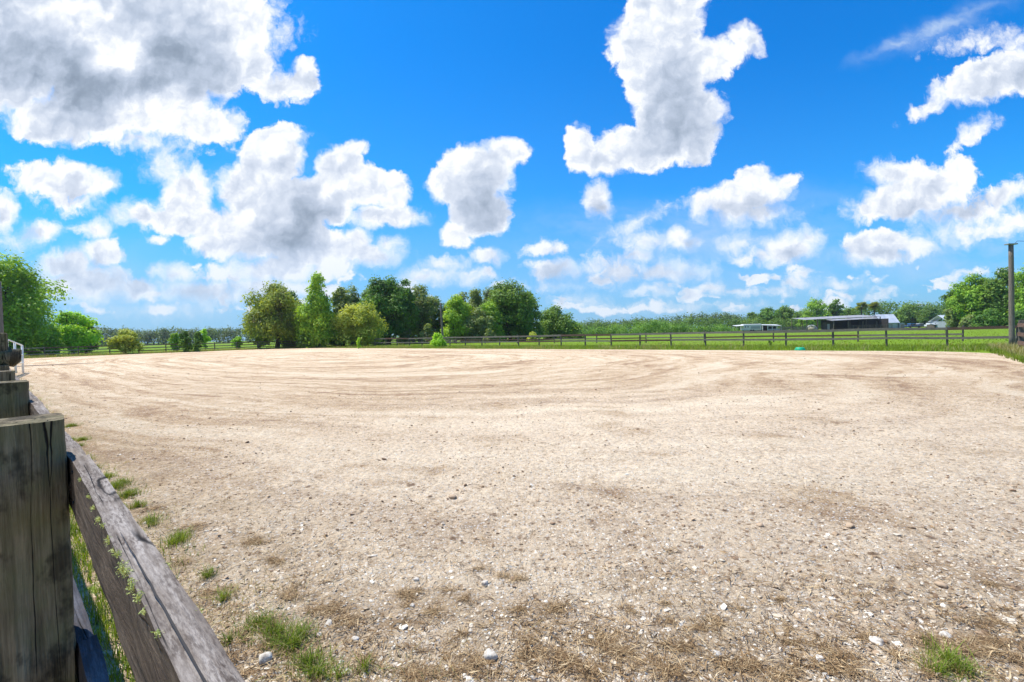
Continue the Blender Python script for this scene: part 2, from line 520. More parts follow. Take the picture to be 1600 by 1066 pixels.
m, t = material('corrugated_metal_roof')
oc = t.n('TexCoord').outputs['Object']
wv_ = t.n('TexWave', wave_type='BANDS', bands_direction='X', ins={'Vector': oc, 'Scale': 2.2}).outputs[1]
st = t.noise(oc, .5, 6, .6)
finish(t, t.mix(t.ss(st, .35, .7), (.52, .55, .60), (.70, .72, .75)), .42, bump(t, wv_, .5, .03), spec=.4, metal=.2)
M['roof'] = m
m, t = material('weathered_barn_roof')
oc = t.n('TexCoord').outputs['Object']
wv_ = t.n('TexWave', wave_type='BANDS', bands_direction='X', ins={'Vector': oc, 'Scale': .8}).outputs[1]
st = t.noise(t.map(oc, scale=(1, .25, 1)), .9, 6, .6)
c = t.mix(t.ss(st, .45, .65), (.33, .33, .34), (.22, .18, .15))
finish(t, t.mix(t.m('MULTIPLY', wv_, .3), c, (.16, .16, .17)), .5, bump(t, wv_, .6, .05), spec=.4)
M['barn_roof'] = m


def leaf_mat(name, a, b, c, bark=None, trans=.36, patch=.35):
    """a, b, c: the leaf colours mixed clump by clump and leaf by leaf"""
    m, t = material(name)
    geo = t.n('NewGeometry')
    ri = geo.outputs['Random Per Island']
    pos = geo.outputs['Position']
    n_ = t.noise(pos, patch, 3, .6)
    f = t.m('ADD', t.m('MULTIPLY', ri, .45), t.m('MULTIPLY', t.lin(n_, .3, .7), .55))
    k_ = 2.35 if 'leaves' in name else 1.3
    a, b, c = [tuple(min(.8, x * k_) for x in q) for q in (a, b, c)]
    cc = t.ramp(f, [(.12, a), (.5, b), (.88, c)])
    if bark is not None:
        nb = t.noise(pos, .55, 4, .65)
        cc = t.mix(t.m('MULTIPLY', t.ss(nb, .56, .64), .75), cc, bark)
    d = t.n('BsdfPrincipled', ins={'Base Color': cc, 'Roughness': .55, 'Specular IOR Level': .25})
    tr = t.n('BsdfTranslucent', ins={'Color': t.mix(1.0, cc, (1.5, 1.3, .45), 'MULTIPLY')})
    mx = t.n('MixShader', ins={0: trans, 1: d.outputs[0], 2: tr.outputs[0]})
    t.n('OutputMaterial', ins={'Surface': mx.outputs[0]})
    return m


L = {
    'oak': leaf_mat('oak_leaves', (.035, .065, .016), (.065, .115, .02), (.12, .18, .03)),
    'dark': leaf_mat('dark_oak_leaves', (.026, .060, .014), (.050, .105, .018), (.095, .165, .026)),
    'mossy': leaf_mat('moss_hung_leaves', (.07, .09, .022), (.12, .155, .028), (.20, .235, .04), bark=(.15, .125, .085)),
    'vine': leaf_mat('vine_leaves', (.07, .13, .015), (.12, .20, .02), (.22, .30, .03)),
    'olive': leaf_mat('olive_leaves', (.06, .085, .03), (.09, .125, .04), (.14, .175, .05), bark=(.16, .15, .12)),
    'lime': leaf_mat('lime_leaves', (.09, .17, .015), (.15, .27, .02), (.25, .38, .03)),
    'mid': leaf_mat('mid_green_leaves', (.05, .10, .014), (.10, .175, .02), (.18, .27, .028)),
    'gold': leaf_mat('yellow_green_leaves', (.10, .13, .02), (.17, .20, .03), (.25, .27, .05)),
    'far': leaf_mat('far_wood_leaves', (.03, .052, .022), (.046, .075, .028), (.075, .105, .035), patch=.12, bark=(.12, .12, .10)),
    'farright': leaf_mat('far_wood_leaves_green', (.03, .06, .016), (.052, .095, .02), (.085, .135, .026), patch=.12),
    'thicket': leaf_mat('thicket_leaves', (.03, .07, .014), (.055, .115, .018), (.10, .175, .025), patch=.2),
    'palm': leaf_mat('palm_leaves', (.05, .08, .025), (.09, .11, .04), (.15, .16, .06)),
    'grass': leaf_mat('grass_blades', (.06, .10, .010), (.11, .165, .016), (.19, .25, .03), trans=.4, patch=2.0),
    'dry': leaf_mat('dry_grass_blades', (.16, .15, .06), (.25, .22, .10), (.36, .31, .15), trans=.3, patch=2.0),
    'lichen': leaf_mat('lichen', (.26, .29, .09), (.36, .40, .14), (.46, .49, .24), trans=.2, patch=30.0),
}
m, t = material('tree_bark')
oc = t.n('TexCoord').outputs['Object']
b_ = t.noise(t.map(oc, scale=(4, 4, 1)), 2, 6, .65)
finish(t, t.ramp(b_, [(.35, (.04, .033, .026)), (.65, (.13, .11, .09))]), .95, bump(t, b_, .8, .05))
M['bark'] = m

# ---- field grass
m, t = material('pasture_grass')
pos = t.n('NewGeometry').outputs['Position']
n1 = t.noise(pos, .06, 5, .6)
n2 = t.noise(pos, .9, 6, .65)
n3 = t.noise(pos, 14, 4, .7)
c = t.ramp(t.m('ADD', t.m('MULTIPLY', n2, .5), t.m('MULTIPLY', n3, .5)), [(.3, (.075, .135, .008)), (.5, (.135, .22, .010)), (.7, (.20, .29, .018))])
c = t.mix(t.m('MULTIPLY', t.ss(n1, .5, .7), .45), c, (.18, .20, .05))
tx = t.vm('DOT_PRODUCT', pos, tuple(NV))
sx = t.vm('DOT_PRODUCT', pos, tuple(DV))
dm = t.m('MULTIPLY', t.m('MULTIPLY', t.ss(tx, -1.5, -.3), t.ss(tx, 2.0, 1.0)), t.m('MULTIPLY', t.ss(sx, 60, 30), 1.0))
dm = t.m('MAXIMUM', dm, t.m('MULTIPLY', t.ss(t.vm('LENGTH', pos), 7.5, 5.5), 1.0))
dn = t.noise(pos, 18, 5, .7)
c = t.mix(t.m('MULTIPLY', dm, t.ss(t.noise(pos, 3.5, 4, .6), .30, .45)), c, t.ramp(dn, [(.35, (.14, .095, .055)), (.5, (.34, .25, .16)), (.66, (.56, .46, .34))]))
finish(t, c, .9, bump(t, n3, .6, .05), spec=.1)
M['field'] = m

# ---- arena sand
m, t = material('arena_shell_sand')
pos = t.n('NewGeometry').outputs['Position']
sx = t.vm('DOT_PRODUCT', pos, tuple(DV))
tx = t.vm('DOT_PRODUCT', pos, tuple(NV))
# rounded-rectangle distance: harrow passes run round the arena
qa = t.m('POWER', t.m('ABSOLUTE', t.m('DIVIDE', t.m('SUBTRACT', sx, 36.5), 40.0)), 3.5)
qb = t.m('POWER', t.m('ABSOLUTE', t.m('DIVIDE', t.m('SUBTRACT', tx, 17.0), 17.0)), 3.5)
qr = t.m('POWER', t.m('ADD', t.m('ADD', qa, qb), .0001), 1 / 3.5)
ang = t.m('ARCTAN2', t.m('SUBTRACT', tx, 17.0), t.m('MULTIPLY', t.m('SUBTRACT', sx, 36.5), .45))
tv = t.n('CombineXYZ', ins={0: t.m('MULTIPLY', qr, 17.0), 1: t.m('MULTIPLY', ang, 1.2), 2: 0.0}).outputs[0]
warp = t.vm('MULTIPLY', t.n('TexNoise', ins={'Vector': pos, 'Scale': .16, 'Detail': 2.0}).outputs['Color'], (2.0, .8, 0))
warp = t.vm('ADD', warp, t.vm('MULTIPLY', t.n('TexNoise', ins={'Vector': pos, 'Scale': 3.0, 'Detail': 3.0}).outputs['Color'], (.22, .2, 0)))
tv = t.vm('ADD', tv, warp)
tr1 = t.noise(tv, 1.0, 3, .55)
tr2 = t.noise(tv, 4.2, 4, .65)
big = t.noise(pos, .22, 5, .6)
med = t.noise(pos, 2.2, 6, .7)
fin = t.noise(pos, 22, 6, .75)
vfin = t.noise(pos, 95, 4, .75)
base = t.ramp(t.m('ADD', t.m('ADD', t.m('MULTIPLY', tr1, .28), t.m('MULTIPLY', tr2, .36)), t.m('ADD', t.m('MULTIPLY', med, .22), t.m('MULTIPLY', big, .14))),
              [(.42, (.33, .20, .105)), (.47, (.52, .365, .215)), (.515, (.65, .495, .325)), (.575, (.75, .62, .445))])
shy = t.m('MULTIPLY', t.ss(t.vm('DISTANCE', pos, (2.5, 3.5, 0)), 11.0, 3.0), t.ss(t.noise(pos, .9, 5, .6), .28, .50))
base = t.mix(t.m('MULTIPLY', shy, .62), base, (.92, .765, .57))
grn = t.ramp(t.m('ADD', t.m('MULTIPLY', fin, .55), t.m('MULTIPLY', vfin, .45)), [(.36, (.18, .13, .09)), (.43, (.62, .54, .46)), (.51, (1, .98, .95)), (.64, (1.34, 1.32, 1.26))])
c = t.mix(.85, base, grn, 'MULTIPLY')
# broken shell in three sizes
for s_, th, cc, amt in ((42.0, .30, (.86, .82, .76), .75), (90.0, .32, (.82, .78, .70), .6)):
    vo = t.n('TexVoronoi', ins={'Vector': t.vm('ADD', pos, t.vm('MULTIPLY', t.n('TexNoise', ins={'Vector': pos, 'Scale': s_ * .8}).outputs['Color'], (.02, .02, .02))), 'Scale': s_})
    pick = t.ss(t.n('SeparateColor', ins={0: vo.outputs['Color']}).outputs[0], .62, .66)
    c = t.mix(t.m('MULTIPLY', t.m('MULTIPLY', t.ss(vo.outputs['Distance'], th + .08, th), pick), amt), c, cc)
# scattered dark flecks of dung and roots
vo = t.n('TexVoronoi', ins={'Vector': t.vm('ADD', pos, t.vm('MULTIPLY', t.n('TexNoise', ins={'Vector': pos, 'Scale': 9.0, 'Detail': 4.0}).outputs['Color'], (.12, .12, .12))), 'Scale': 5.0})
pick = t.ss(t.n('SeparateColor', ins={0: vo.outputs['Color']}).outputs[1], .72, .78)
trk = t.lin(t.ss(t.m('ADD', t.m('MULTIPLY', tr1, .5), t.m('MULTIPLY', tr2, .5)), .54, .44), 0, 1, .25, 1.0)
c = t.mix(t.m('MULTIPLY', t.m('MULTIPLY', t.ss(vo.outputs['Distance'], .24, .10), pick), t.m('MULTIPLY', trk, .85)), c, (.20, .12, .07))
vo = t.n('TexVoronoi', ins={'Vector': t.vm('ADD', pos, t.vm('MULTIPLY', t.n('TexNoise', ins={'Vector': pos, 'Scale': 24.0, 'Detail': 4.0}).outputs['Color'], (.05, .05, .05))), 'Scale': 15.0})
pick = t.ss(t.n('SeparateColor', ins={0: vo.outputs['Color']}).outputs[1], .28, .40)
c = t.mix(t.m('MULTIPLY', t.m('MULTIPLY', t.ss(vo.outputs['Distance'], .36, .12), pick), t.m('MULTIPLY', trk, .85)), c, (.25, .155, .09))
# straw and dirt gather along the near and left edges
edge = t.m('MAXIMUM', t.ss(tx, 2.3, .7), t.ss(t.m('ADD', sx, t.m('MULTIPLY', tx, 1.15)), 4.6, 2.9))
en = t.m('MULTIPLY', edge, t.ss(t.noise(pos, 1.6, 6, .65), .36, .60))
c = t.mix(t.m('MULTIPLY', en, .5), c, t.mix(fin, (.20, .13, .065), (.52, .38, .22)))
hg = t.m('ADD', t.m('ADD', t.m('MULTIPLY', med, 1.6), t.m('MULTIPLY', tr2, 1.2)), t.m('ADD', t.m('MULTIPLY', fin, 1.0), t.m('MULTIPLY', vfin, .45)))
finish(t, c, .95, bump(t, hg, 1.0, .05), spec=.15)
M['sand'] = m

m, t = material('pale_shell')
g = t.n('NewGeometry')
ri = g.outputs['Random Per Island']
pn = t.noise(g.outputs['Position'], 60, 4, .6)
c = t.ramp(ri, [(0, (.33, .25, .17)), (.35, (.46, .38, .28)), (.7, (.57, .50, .40)), (1, (.70, .66, .57))])
finish(t, t.mix(t.m('MULTIPLY', t.ss(pn, .5, .7), .35), c, (.36, .30, .24)), .8, bump(t, pn, .5, .003))
M['shell'] = m
m, t = material('straw')
ri = t.n('NewGeometry').outputs['Random Per Island']
finish(t, t.ramp(ri, [(0, (.06, .035, .018)), (.35, (.19, .115, .055)), (.75, (.36, .24, .12)), (1, (.58, .45, .27))]), .85)
M['straw'] = m
m, t = material('dirt_clod')
ri = t.n('NewGeometry').outputs['Random Per Island']
finish(t, t.ramp(ri, [(0, (.14, .09, .055)), (.4, (.32, .22, .14)), (1, (.56, .44, .31))]), .95)
M['clod'] = m

# ------------------------------------------------------------------ ground
GR = 800
gx = np.concatenate([np.linspace(-GR, -200, 8), np.linspace(-160, 160, 41), np.linspace(200, GR, 12)])
gy = np.concatenate([np.linspace(-300, -40, 6), np.linspace(-20, 200, 45), np.linspace(240, GR, 12)])
vv = np.array([(x, y, 0) for y in gy for x in gx])
nx = len(gx)
ff = np.array([(j * nx + i, j * nx + i + 1, (j + 1) * nx + i + 1, (j + 1) * nx + i) for j in range(len(gy) - 1) for i in range(nx - 1)])
tag(link_mesh('ground', np_mesh('ground', vv, ff, 4), M['field']), kind='structure')

# arena sheet with a ragged rounded outline, z = 4 mm
S0, S1, T0, T1 = -3.2, 76.2, .55, 33.4


def arena_outline():
    pts = []
    rad = [(S1, T0, 3.0), (S1, T1, 9.0), (S0, T1, 3.2), (S0, T0, 4.6)]
    cs = [(S1 - 3.0, T0 + 3.0, 3.0, -90), (S1 - 9, T1 - 9, 9.0, 0), (S0 + 3.2, T1 - 3.2, 3.2, 90), (S0 + 4.6, T0 + 4.6, 4.6, 180)]
    for a, b, r, a0 in cs:
        for k in range(13):
            an = R(a0 + 90 * k / 12)
            pts.append((a + r * math.cos(an), b + r * math.sin(an)))
    out = []
    for i in range(len(pts)):
        a, b = np.array(pts[i]), np.array(pts[(i + 1) % len(pts)])
        n_ = max(1, int(np.linalg.norm(b - a) / .22))
        for k in range(n_):
            out.append(a + (b - a) * k / n_)
    out = np.array(out)
    cen = np.array([36.5, 17])
    nrm = np.roll(out, -1, 0) - np.roll(out, 1, 0)
    nrm = np.c_[nrm[:, 1], -nrm[:, 0]]
    nrm /= np.linalg.norm(nrm, axis=1)[:, None] + 1e-9
    q = np.arange(len(out))
    wob = .07 * np.sin(q * .13 + 1) + .05 * np.sin(q * .37) + .03 * np.sin(q * .9 + 2)
    return out + nrm * wob[:, None]


ol = arena_outline()
b = bmesh.new()
f = b.faces.new([b.verts.new(ST(p[0], p[1], .004)) for p in ol])
bmesh.ops.triangulate(b, faces=[f])
me = bpy.data.meshes.new('arena_sand')
b.to_mesh(me)
b.free()
o = tag(link_mesh('arena_sand', me, M['sand']), kind='structure')

# the nearer sand is a finely rippled sheet laid just above (real relief for the low parts of the picture)
from mathutils import noise as mn


def relief(x, y):
    z = mn.fractal(Vector((x * 1.3, y * 1.3, 0)), 1.0, 2.0, 3) * .012
    z += mn.fractal(Vector((x * 7, y * 7, 3)), .8, 2.1, 3) * .009
    z += abs(mn.noise(Vector((x * 24, y * 24, 5)))) * .006
    return z


def in_arena(s, t_, mg=0.0):
    if not (S0 + mg < s < S1 - mg and T0 + mg < t_ < T1 - mg):
        return False
    if s < S0 + 4.6 and t_ < T0 + 4.6:
        return math.hypot(s - S0 - 4.6, t_ - T0 - 4.6) < 4.6 - mg
    return True


NS_, NT_ = 330, 420
# polar grid about the camera so that the cells grow with distance
th = np.linspace(R(-57), R(57), NT_)
rr_ = 1.3 * (16 / 1.3) ** np.linspace(0, 1, NS_)
verts, idx = [], -np.ones((NS_, NT_), int)
for i, r_ in enumerate(rr_):
    for j, a in enumerate(th):
        x, y = r_ * math.sin(a), r_ * math.cos(a)
        s_, t_ = x * DV.x + y * DV.y, x * NV.x + y * NV.y
        if in_arena(s_, t_, .10 + .10 * mn.noise(Vector((x * 2.2, y * 2.2, 9)))):
            fade = min(1, (16 - r_) / 5)
            idx[i, j] = len(verts)
            verts.append((x, y, .008 + max(-.003, (relief(x, y) + .008) * fade)))
fc = [(idx[i, j], idx[i, j + 1], idx[i + 1, j + 1], idx[i + 1, j]) for i in range(NS_ - 1) for j in range(NT_ - 1)
      if min(idx[i, j], idx[i, j + 1], idx[i + 1, j + 1], idx[i + 1, j]) >= 0]
tag(link_mesh('arena_sand_surface', np_mesh('arena_sand_surface', verts, [q[::-1] for q in fc], 4, True), M['sand']), kind='structure')


# ------------------------------------------------------------------ scatters (uncountable ground cover)
def ground_pts(n, zmin, zmax, power=2.0, wide=1.18):
    """points in the wedge seen, denser near the camera"""
    u = rng.random(n)
    if power == 2.0:
        z = 1 / (1 / zmin + u * (1 / zmax - 1 / zmin))
    else:
        z = zmin * (zmax / zmin) ** u
    x = rng.uniform(-wide, wide, n) * z
    return x, z


ico = bmesh.new()
bmesh.ops.create_icosphere(ico, subdivisions=1, radius=1)
ICO_V = np.array([v.co[:] for v in ico.verts])
ICO_F = np.array([[v.index for v in f_.verts] for f_ in ico.faces])
ico.free()


def surf_z(x, y, near=True):
    r_ = math.hypot(x, y)
    if r_ < 16 and near:
        return .008 + max(-.003, (relief(x, y) + .008) * min(1, (16 - r_) / 5))
    return .004


def lumps(name, pts, sizes, flat, mat, kind='stuff', jag=.28, sink=.3):
    n = len(pts)
    V = np.repeat(ICO_V[None], n, 0) * (1 + rng.uniform(-jag, jag, (n, 12, 1)))
    sc_ = np.stack([sizes * rng.uniform(.7, 1.25, n), sizes * rng.uniform(.7, 1.25, n), sizes * flat * rng.uniform(.6, 1.3, n)], 1)
    V = V * sc_[:, None, :]
    tl = rng.normal(0, .28, (n, 2))
    V[:, :, 2] += V[:, :, 0] * tl[:, :1] + V[:, :, 1] * tl[:, 1:]
    a = rng.uniform(0, 2 * np.pi, n)
    ca, sa = np.cos(a)[:, None], np.sin(a)[:, None]
    X = V[:, :, 0] * ca - V[:, :, 1] * sa
    Y = V[:, :, 0] * sa + V[:, :, 1] * ca
    P_ = np.asarray(pts)
    out = np.stack([X + P_[:, :1], Y + P_[:, 1:2], V[:, :, 2] + P_[:, 2:3] + (sc_[:, 2] * (1 - sink))[:, None] * .6], 2)
    Fc = (ICO_F[None] + (np.arange(n) * 12)[:, None, None]).reshape(-1, 3)
    o_ = link_mesh(name, np_mesh(name, out.reshape(-1, 3), Fc, 3), mat)
    return tag(o_, kind=kind)


def arena_pts(n, zmin, zmax, mg=.05, power=2.0, clump=None):
    x, y = ground_pts(n, zmin, zmax, power)
    out = []
    for a, c_ in zip(x, y):
        s_, t_ = a * DV.x + c_ * DV.y, a * NV.x + c_ * NV.y
        if in_arena(s_, t_, mg) and (clump is None or clump(a, c_, s_, t_)):
            out.append((a, c_, surf_z(a, c_)))
    return np.array(out)


def patchy(f1, lo, z=0):
    return lambda x, y, s, t_: mn.noise(Vector((x * f1, y * f1, z))) > lo + random.uniform(-.15, .15)


def edgey(x, y, s, t_):
    e = max(0, min(1, (2.4 - t_) / 1.3), min(1, (4.9 - s - 1.15 * t_) / 1.6))
    return random.random() < .10 + e * (.35 + .65 * (mn.noise(Vector((x * 2.1, y * 2.1, 4))) > -.05))


p = arena_pts(30000, 1.5, 13, clump=patchy(1.1, -.25))
o = lumps('shell_grit', p, rng.lognormal(math.log(.0056), .42, len(p)), .40, M['shell'], sink=.8)
o['label'] = 'broken pale shell and gravel lying all over the near sand'
p = arena_pts(1300, 1.6, 6, clump=lambda x, y, s, t_: (2.1 - y) * .3 + mn.noise(Vector((x * 1.4, y * 1.4, 1))) > -.1)
o = lumps('shell_pieces', p, rng.lognormal(math.log(.0125), .33, len(p)), .30, M['shell'], sink=.9)
o['label'] = 'larger white shell pieces among the grit at the front of the arena'
p = arena_pts(14000, 2.0, 60, power=1.0, clump=patchy(.7, -.15, 7))
o = lumps('dirt_clods', p, rng.lognormal(math.log(.0070), .36, len(p)) * (1 + np.minimum(p[:, 1], 30) * .045), .5, M['clod'])
o['label'] = 'small brown dirt clods scattered over the arena sand'


def blades(name, pts, length, width, mat, lean=.5, up=1.0, curl=.35, label=None, seg=3):
    """tapering blades; pts (n,3)"""
    n = len(pts)
    P_ = np.asarray(pts, float)
    Ln = length if hasattr(length, '__len__') else length * rng.uniform(.5, 1.25, n)
    a = rng.uniform(0, 2 * np.pi, n)
    dirh = np.stack([np.cos(a), np.sin(a)], 1)
    side = np.stack([-np.sin(a), np.cos(a)], 1)
    le = np.abs(rng.normal(0, lean, n)) + .05
    rows = []
    for k in range(seg + 1):
        q = k / seg
        hz = up * q * (1 - curl * q * q * .5)
        out = le * q * (.5 + curl * q * 1.6)
        cx_ = P_[:, 0] + dirh[:, 0] * out * Ln
        cy_ = P_[:, 1] + dirh[:, 1] * out * Ln
        cz_ = P_[:, 2] + hz * Ln
        wq = width * (1 - q) ** .6 * .5 + width * .04
        rows.append(np.stack([cx_ - side[:, 0] * wq, cy_ - side[:, 1] * wq, cz_], 1))
        rows.append(np.stack([cx_ + side[:, 0] * wq, cy_ + side[:, 1] * wq, cz_], 1))
    V = np.stack(rows, 1)
    nv = V.shape[1]
    fb = np.array([(2 * k, 2 * k + 1, 2 * k + 3, 2 * k + 2) for k in range(seg)])
    Fc = (fb[None] + (np.arange(n) * nv)[:, None, None]).reshape(-1, 4)
    o_ = link_mesh(name, np_mesh(name, V.reshape(-1, 3), Fc, 4), mat)
    tag(o_, kind='stuff')
    if label:
        o_['label'] = label
    return o_


# straw: flat thin slivers lying about
def straw(name, p, ln, wd_, label):
    n = len(p)
    a = rng.uniform(0, np.pi, n)
    l_ = rng.lognormal(math.log(ln), .45, n) * .5
    d = np.stack([np.cos(a), np.sin(a), rng.normal(0, .22, n)], 1) * l_[:, None]
    s_ = np.stack([-np.sin(a), np.cos(a), rng.normal(0, .5, n)], 1) * (wd_ * rng.uniform(.5, 1.3, n))[:, None]
    c_ = p + np.array([0, 0, .006]) + np.stack([np.zeros(n), np.zeros(n), np.abs(rng.normal(0, .006, n))], 1)
    bend = np.stack([-np.sin(a), np.cos(a), np.abs(rng.normal(0, .6, n))], 1) * (l_ * rng.normal(0, .25, n))[:, None]
    V = np.stack([c_ - d, c_ + bend - s_, c_ + d, c_ + bend + s_], 1).reshape(-1, 3)
    Fc = np.arange(n * 4).reshape(-1, 4)
    o_ = link_mesh(name, np_mesh(name, V, Fc, 4), M['straw'])
    tag(o_, kind='stuff')
    o_['label'] = label


p = arena_pts(42000, 1.5, 9, mg=-.05, clump=edgey)
straw('straw_litter', p, .045, .0022, 'dry brown straw and roots strewn along the near edge of the arena')


# mats of dead roots and straw raked up at the near edge
pts = []
for px, py, r_ in [(690, 1035, .17), (640, 1055, .15), (760, 1045, .13), (820, 1010, .10), (880, 1035, .15), (950, 1015, .12), (1010, 1030, .12), (1100, 1050, .12), (1170, 1045, .16), (1230, 1010, .12), (1290, 1022, .16), (1350, 1030, .15), (1400, 1040, .15),
                   (1450, 1005, .12), (1520, 990, .2), (1560, 1010, .18), (1540, 1030, .14), (1590, 1050, .18), (300, 880, .14), (320, 930, .14), (360, 920, .12), (430, 880, .2), (460, 930, .18), (400, 850, .16), (520, 960, .12), (560, 980, .10), (700, 930, .09), (790, 905, .10), (870, 955, .10),
                   (250, 800, .2), (300, 830, .2)] + [(random.uniform(280, 1600), 1066 - abs(random.gauss(0, 75)), random.uniform(.03, .09)) for _ in range(150)]:
    g_ = ground(px, py)
    for _ in range(int(1500 * (r_ / .2) ** 1.6)):
        a, q = random.uniform(0, 6.283), r_ * abs(random.gauss(0, .5))
        x, y = g_.x + q * math.cos(a) * 1.25, g_.y + q * math.sin(a) * .8
        if mn.noise(Vector((x * 6, y * 9, 1))) + .5 * mn.noise(Vector((x * 22, y * 22, 1))) < random.uniform(-.1, .25):
            continue
        pts.append((x, y, surf_z(x, y) + random.uniform(0, .008)))
blades('dead_root_mats', pts, .038, .0024, M['straw'], lean=.9, up=.28, curl=.6, seg=3, label='matted brown dead roots and straw along the front of the arena')

# ------------------------------------------------------------------ grass tufts
def tuft_pts(centres, per, rad):
    out = []
    for (x, y, z, k) in centres:
        for _ in range(int(per * k)):
            a, r_ = random.uniform(0, 6.283), rad * math.sqrt(k) * abs(random.gauss(0, .55))
            out.append((x + r_ * math.cos(a), y + r_ * math.sin(a), z))
    return out


cs = []
for px, py, k in [(405, 985, 1.8), (430, 1000, 1.8), (455, 1015, 1.6), (480, 1045, 1.4), (500, 1060, 1.0), (470, 1000, .7), (280, 850, .8), (270, 856, .6), (325, 905, .5), (240, 825, .5), (180, 765, 3.0), (200, 778, 2.6), (165, 750, 2.4), (215, 795, 1.2), (190, 758, 1.5), (128, 690, 2), (112, 668, 2), (235, 818, 1), (280, 845, 1.2),
                  (350, 940, .4), (1482, 1042, 1.4), (1465, 1060, .8), (1500, 1058, .9), (125, 700, .8), (110, 690, .8), (140, 722, .7), (570, 1052, .35), (150, 735, .6), (360, 1010, .4), (530, 1066, .4)]:
    g_ = ground(px, py)
    cs.append((g_.x, g_.y, .008, k))
pts = tuft_pts(cs, 60, .09)
blades('dry_tuft_blades', pts, .06, .003, L['dry'], lean=.9, label='dead yellow blades among the grass tufts at the near sand edge')
pts = tuft_pts(cs, 140, .072)
blades('grass_tufts', pts, .075, .0038, L['grass'], lean=.7, label='bright green grass tufts sprouting along the near sand edge').location = (0, 0, 0)
# grass and weeds along the foot of the near fence
pts = []
for _ in range(26000):
    s_ = 1.2 * (40 / 1.2) ** random.random()
    t_ = random.gauss(.42, .22)
    if t_ > .98 or t_ < -.5:
        continue
    v = ST(s_, t_)
    if v.y < 1.0 or mn.noise(Vector((s_ * 1.1, t_ * 2.2, 0))) + (.35 if t_ < .55 else -.1) < random.uniform(-.1, .3):
        continue
    pts.append((v.x, v.y, 0))
pts = np.array(pts)
blades('verge_grass', pts, .06 + .05 * rng.random(len(pts)) + pts[:, 1] * .002, .0048, L['grass'], label='green grass strip growing under the near fence')
pts = []
for _ in range(9000):
    s_ = 1.2 * (30 / 1.2) ** random.random()
    t_ = random.gauss(.85, .2)
    v = ST(s_, t_)
    if v.y < 1.0 or mn.noise(Vector((s_ * 1.6, t_ * 2.2, 5))) < random.uniform(-.1, .3):
        continue
    pts.append((v.x, v.y, .004))
blades('dry_verge_grass', pts, .055, .0035, L['dry'], lean=1.0, label='dry yellow grass between the near fence and the sand')

# verge between the sand and the far fences, and the pasture edge behind them
pts = []
for _ in range(60000):
    side = random.random()
    if side < .72:
        s_, t_ = random.uniform(-5, 80), random.uniform(33.2, 42)
    elif side < .86:
        s_, t_ = random.uniform(76, 80), random.uniform(0, 42)
    else:
        s_, t_ = random.uniform(-6.5, -3.0), random.uniform(18, 42)
    v = ST(s_, t_)
    pts.append((v.x, v.y, 0))
pts = np.array(pts)
blades('far_verge_grass', pts, .22, .022, L['grass'], lean=.5, seg=2, label='bright grass strip between the sand and the far fences')
pts = []
for _ in range(9000):
    if random.random() < .6:
        s_, t_ = random.uniform(-5, 78), 33.5 + random.expovariate(1 / .5)
    else:
        s_, t_ = random.uniform(-5.5, 78), random.gauss(40.8, .5)
    if mn.noise(Vector((s_ * .35, t_ * .3, 2))) < random.uniform(-.15, .35):
        continue
    v = ST(s_, t_)
    pts.append((v.x, v.y, 0))
for _ in range(2500):
    v = ST(random.uniform(-5.2, -3.4), random.uniform(22, 39))
    pts.append((v.x, v.y, 0))
for _ in range(5000):
    v = ST(76.3 + random.expovariate(1 / .7), random.uniform(0, 41))
    pts.append((v.x, v.y, 0))
blades('dry_weeds', pts, .42, .02, L['dry'], lean=.4, seg=2, label='dry straggly weeds standing along the far edge of the sand')
pts = []
for _ in range(40000):
    y_ = 30 * (260 / 30) ** random.random()
    x_ = random.uniform(-1.2, 1.2) * y_
    s_, t_ = x_ * DV.x + y_ * DV.y, x_ * NV.x + y_ * NV.y
    if -6 < s_ < 79 and t_ < 42:
        continue
    pts.append((x_, y_, 0))
pts = np.array(pts)
blades('pasture_tussocks', pts, .07 + pts[:, 1] * .0006, .05, L['grass'], lean=.9, seg=2, label='taller pasture grass beyond the far fences')


# ------------------------------------------------------------------ fences
def rough_board(a, b, w_, h_, seg=90, amp=.003, seed=0, nsec=(3, 5)):
    """a sawn board along local x, made with a worn, uneven surface; returned in its own frame"""
    a, b = Vector(a), Vector(b)
    Lx = (b - a).length
    nu, nv_ = nsec
    ring = []
    for i in range(nu):
        ring.append((-w_ / 2 + w_ * i / nu, h_ / 2))
    for i in range(nv_):
        ring.append((w_ / 2, h_ / 2 - h_ * i / nv_))
    for i in range(nu):
        ring.append((w_ / 2 - w_ * i / nu, -h_ / 2))
    for i in range(nv_):
        ring.append((-w_ / 2, -h_ / 2 + h_ * i / nv_))
    K = len(ring)
    V = []
    for i in range(seg + 1):
        x = Lx * i / seg
        for (y, z) in ring:
            d = mn.fractal(Vector((x * 2.5, y * 60 + seed, z * 60)), 1, 2, 3) * amp
            e = mn.noise(Vector((x * 11, y * 110, z * 110 + seed))) * amp * .6
            corner = (abs(abs(y) - w_ / 2) < 1e-6 and abs(abs(z) - h_ / 2) < 1e-6)
            k = 1 - (.06 if corner else 0)
            V.append((x, y * k + d * (1 if y > 0 else -1) + e, z * (1 - (.025 if corner else 0)) + (d + e) * .8 + mn.noise(Vector((x * .8, seed, 0))) * amp * 2))
    Fq = [(i * K + k, i * K + (k + 1) % K, (i + 1) * K + (k + 1) % K, (i + 1) * K + k) for i in range(seg) for k in range(K)]
    me = bpy.data.meshes.new('board')
    me.from_pydata(V, [], Fq + [tuple(range(K))[::-1], tuple(seg * K + k for k in range(K))])
    me.update()
    return me, Lx


def sph(n):
    v = rng.normal(0, 1, (n, 3))
    return v / np.linalg.norm(v, axis=1)[:, None]


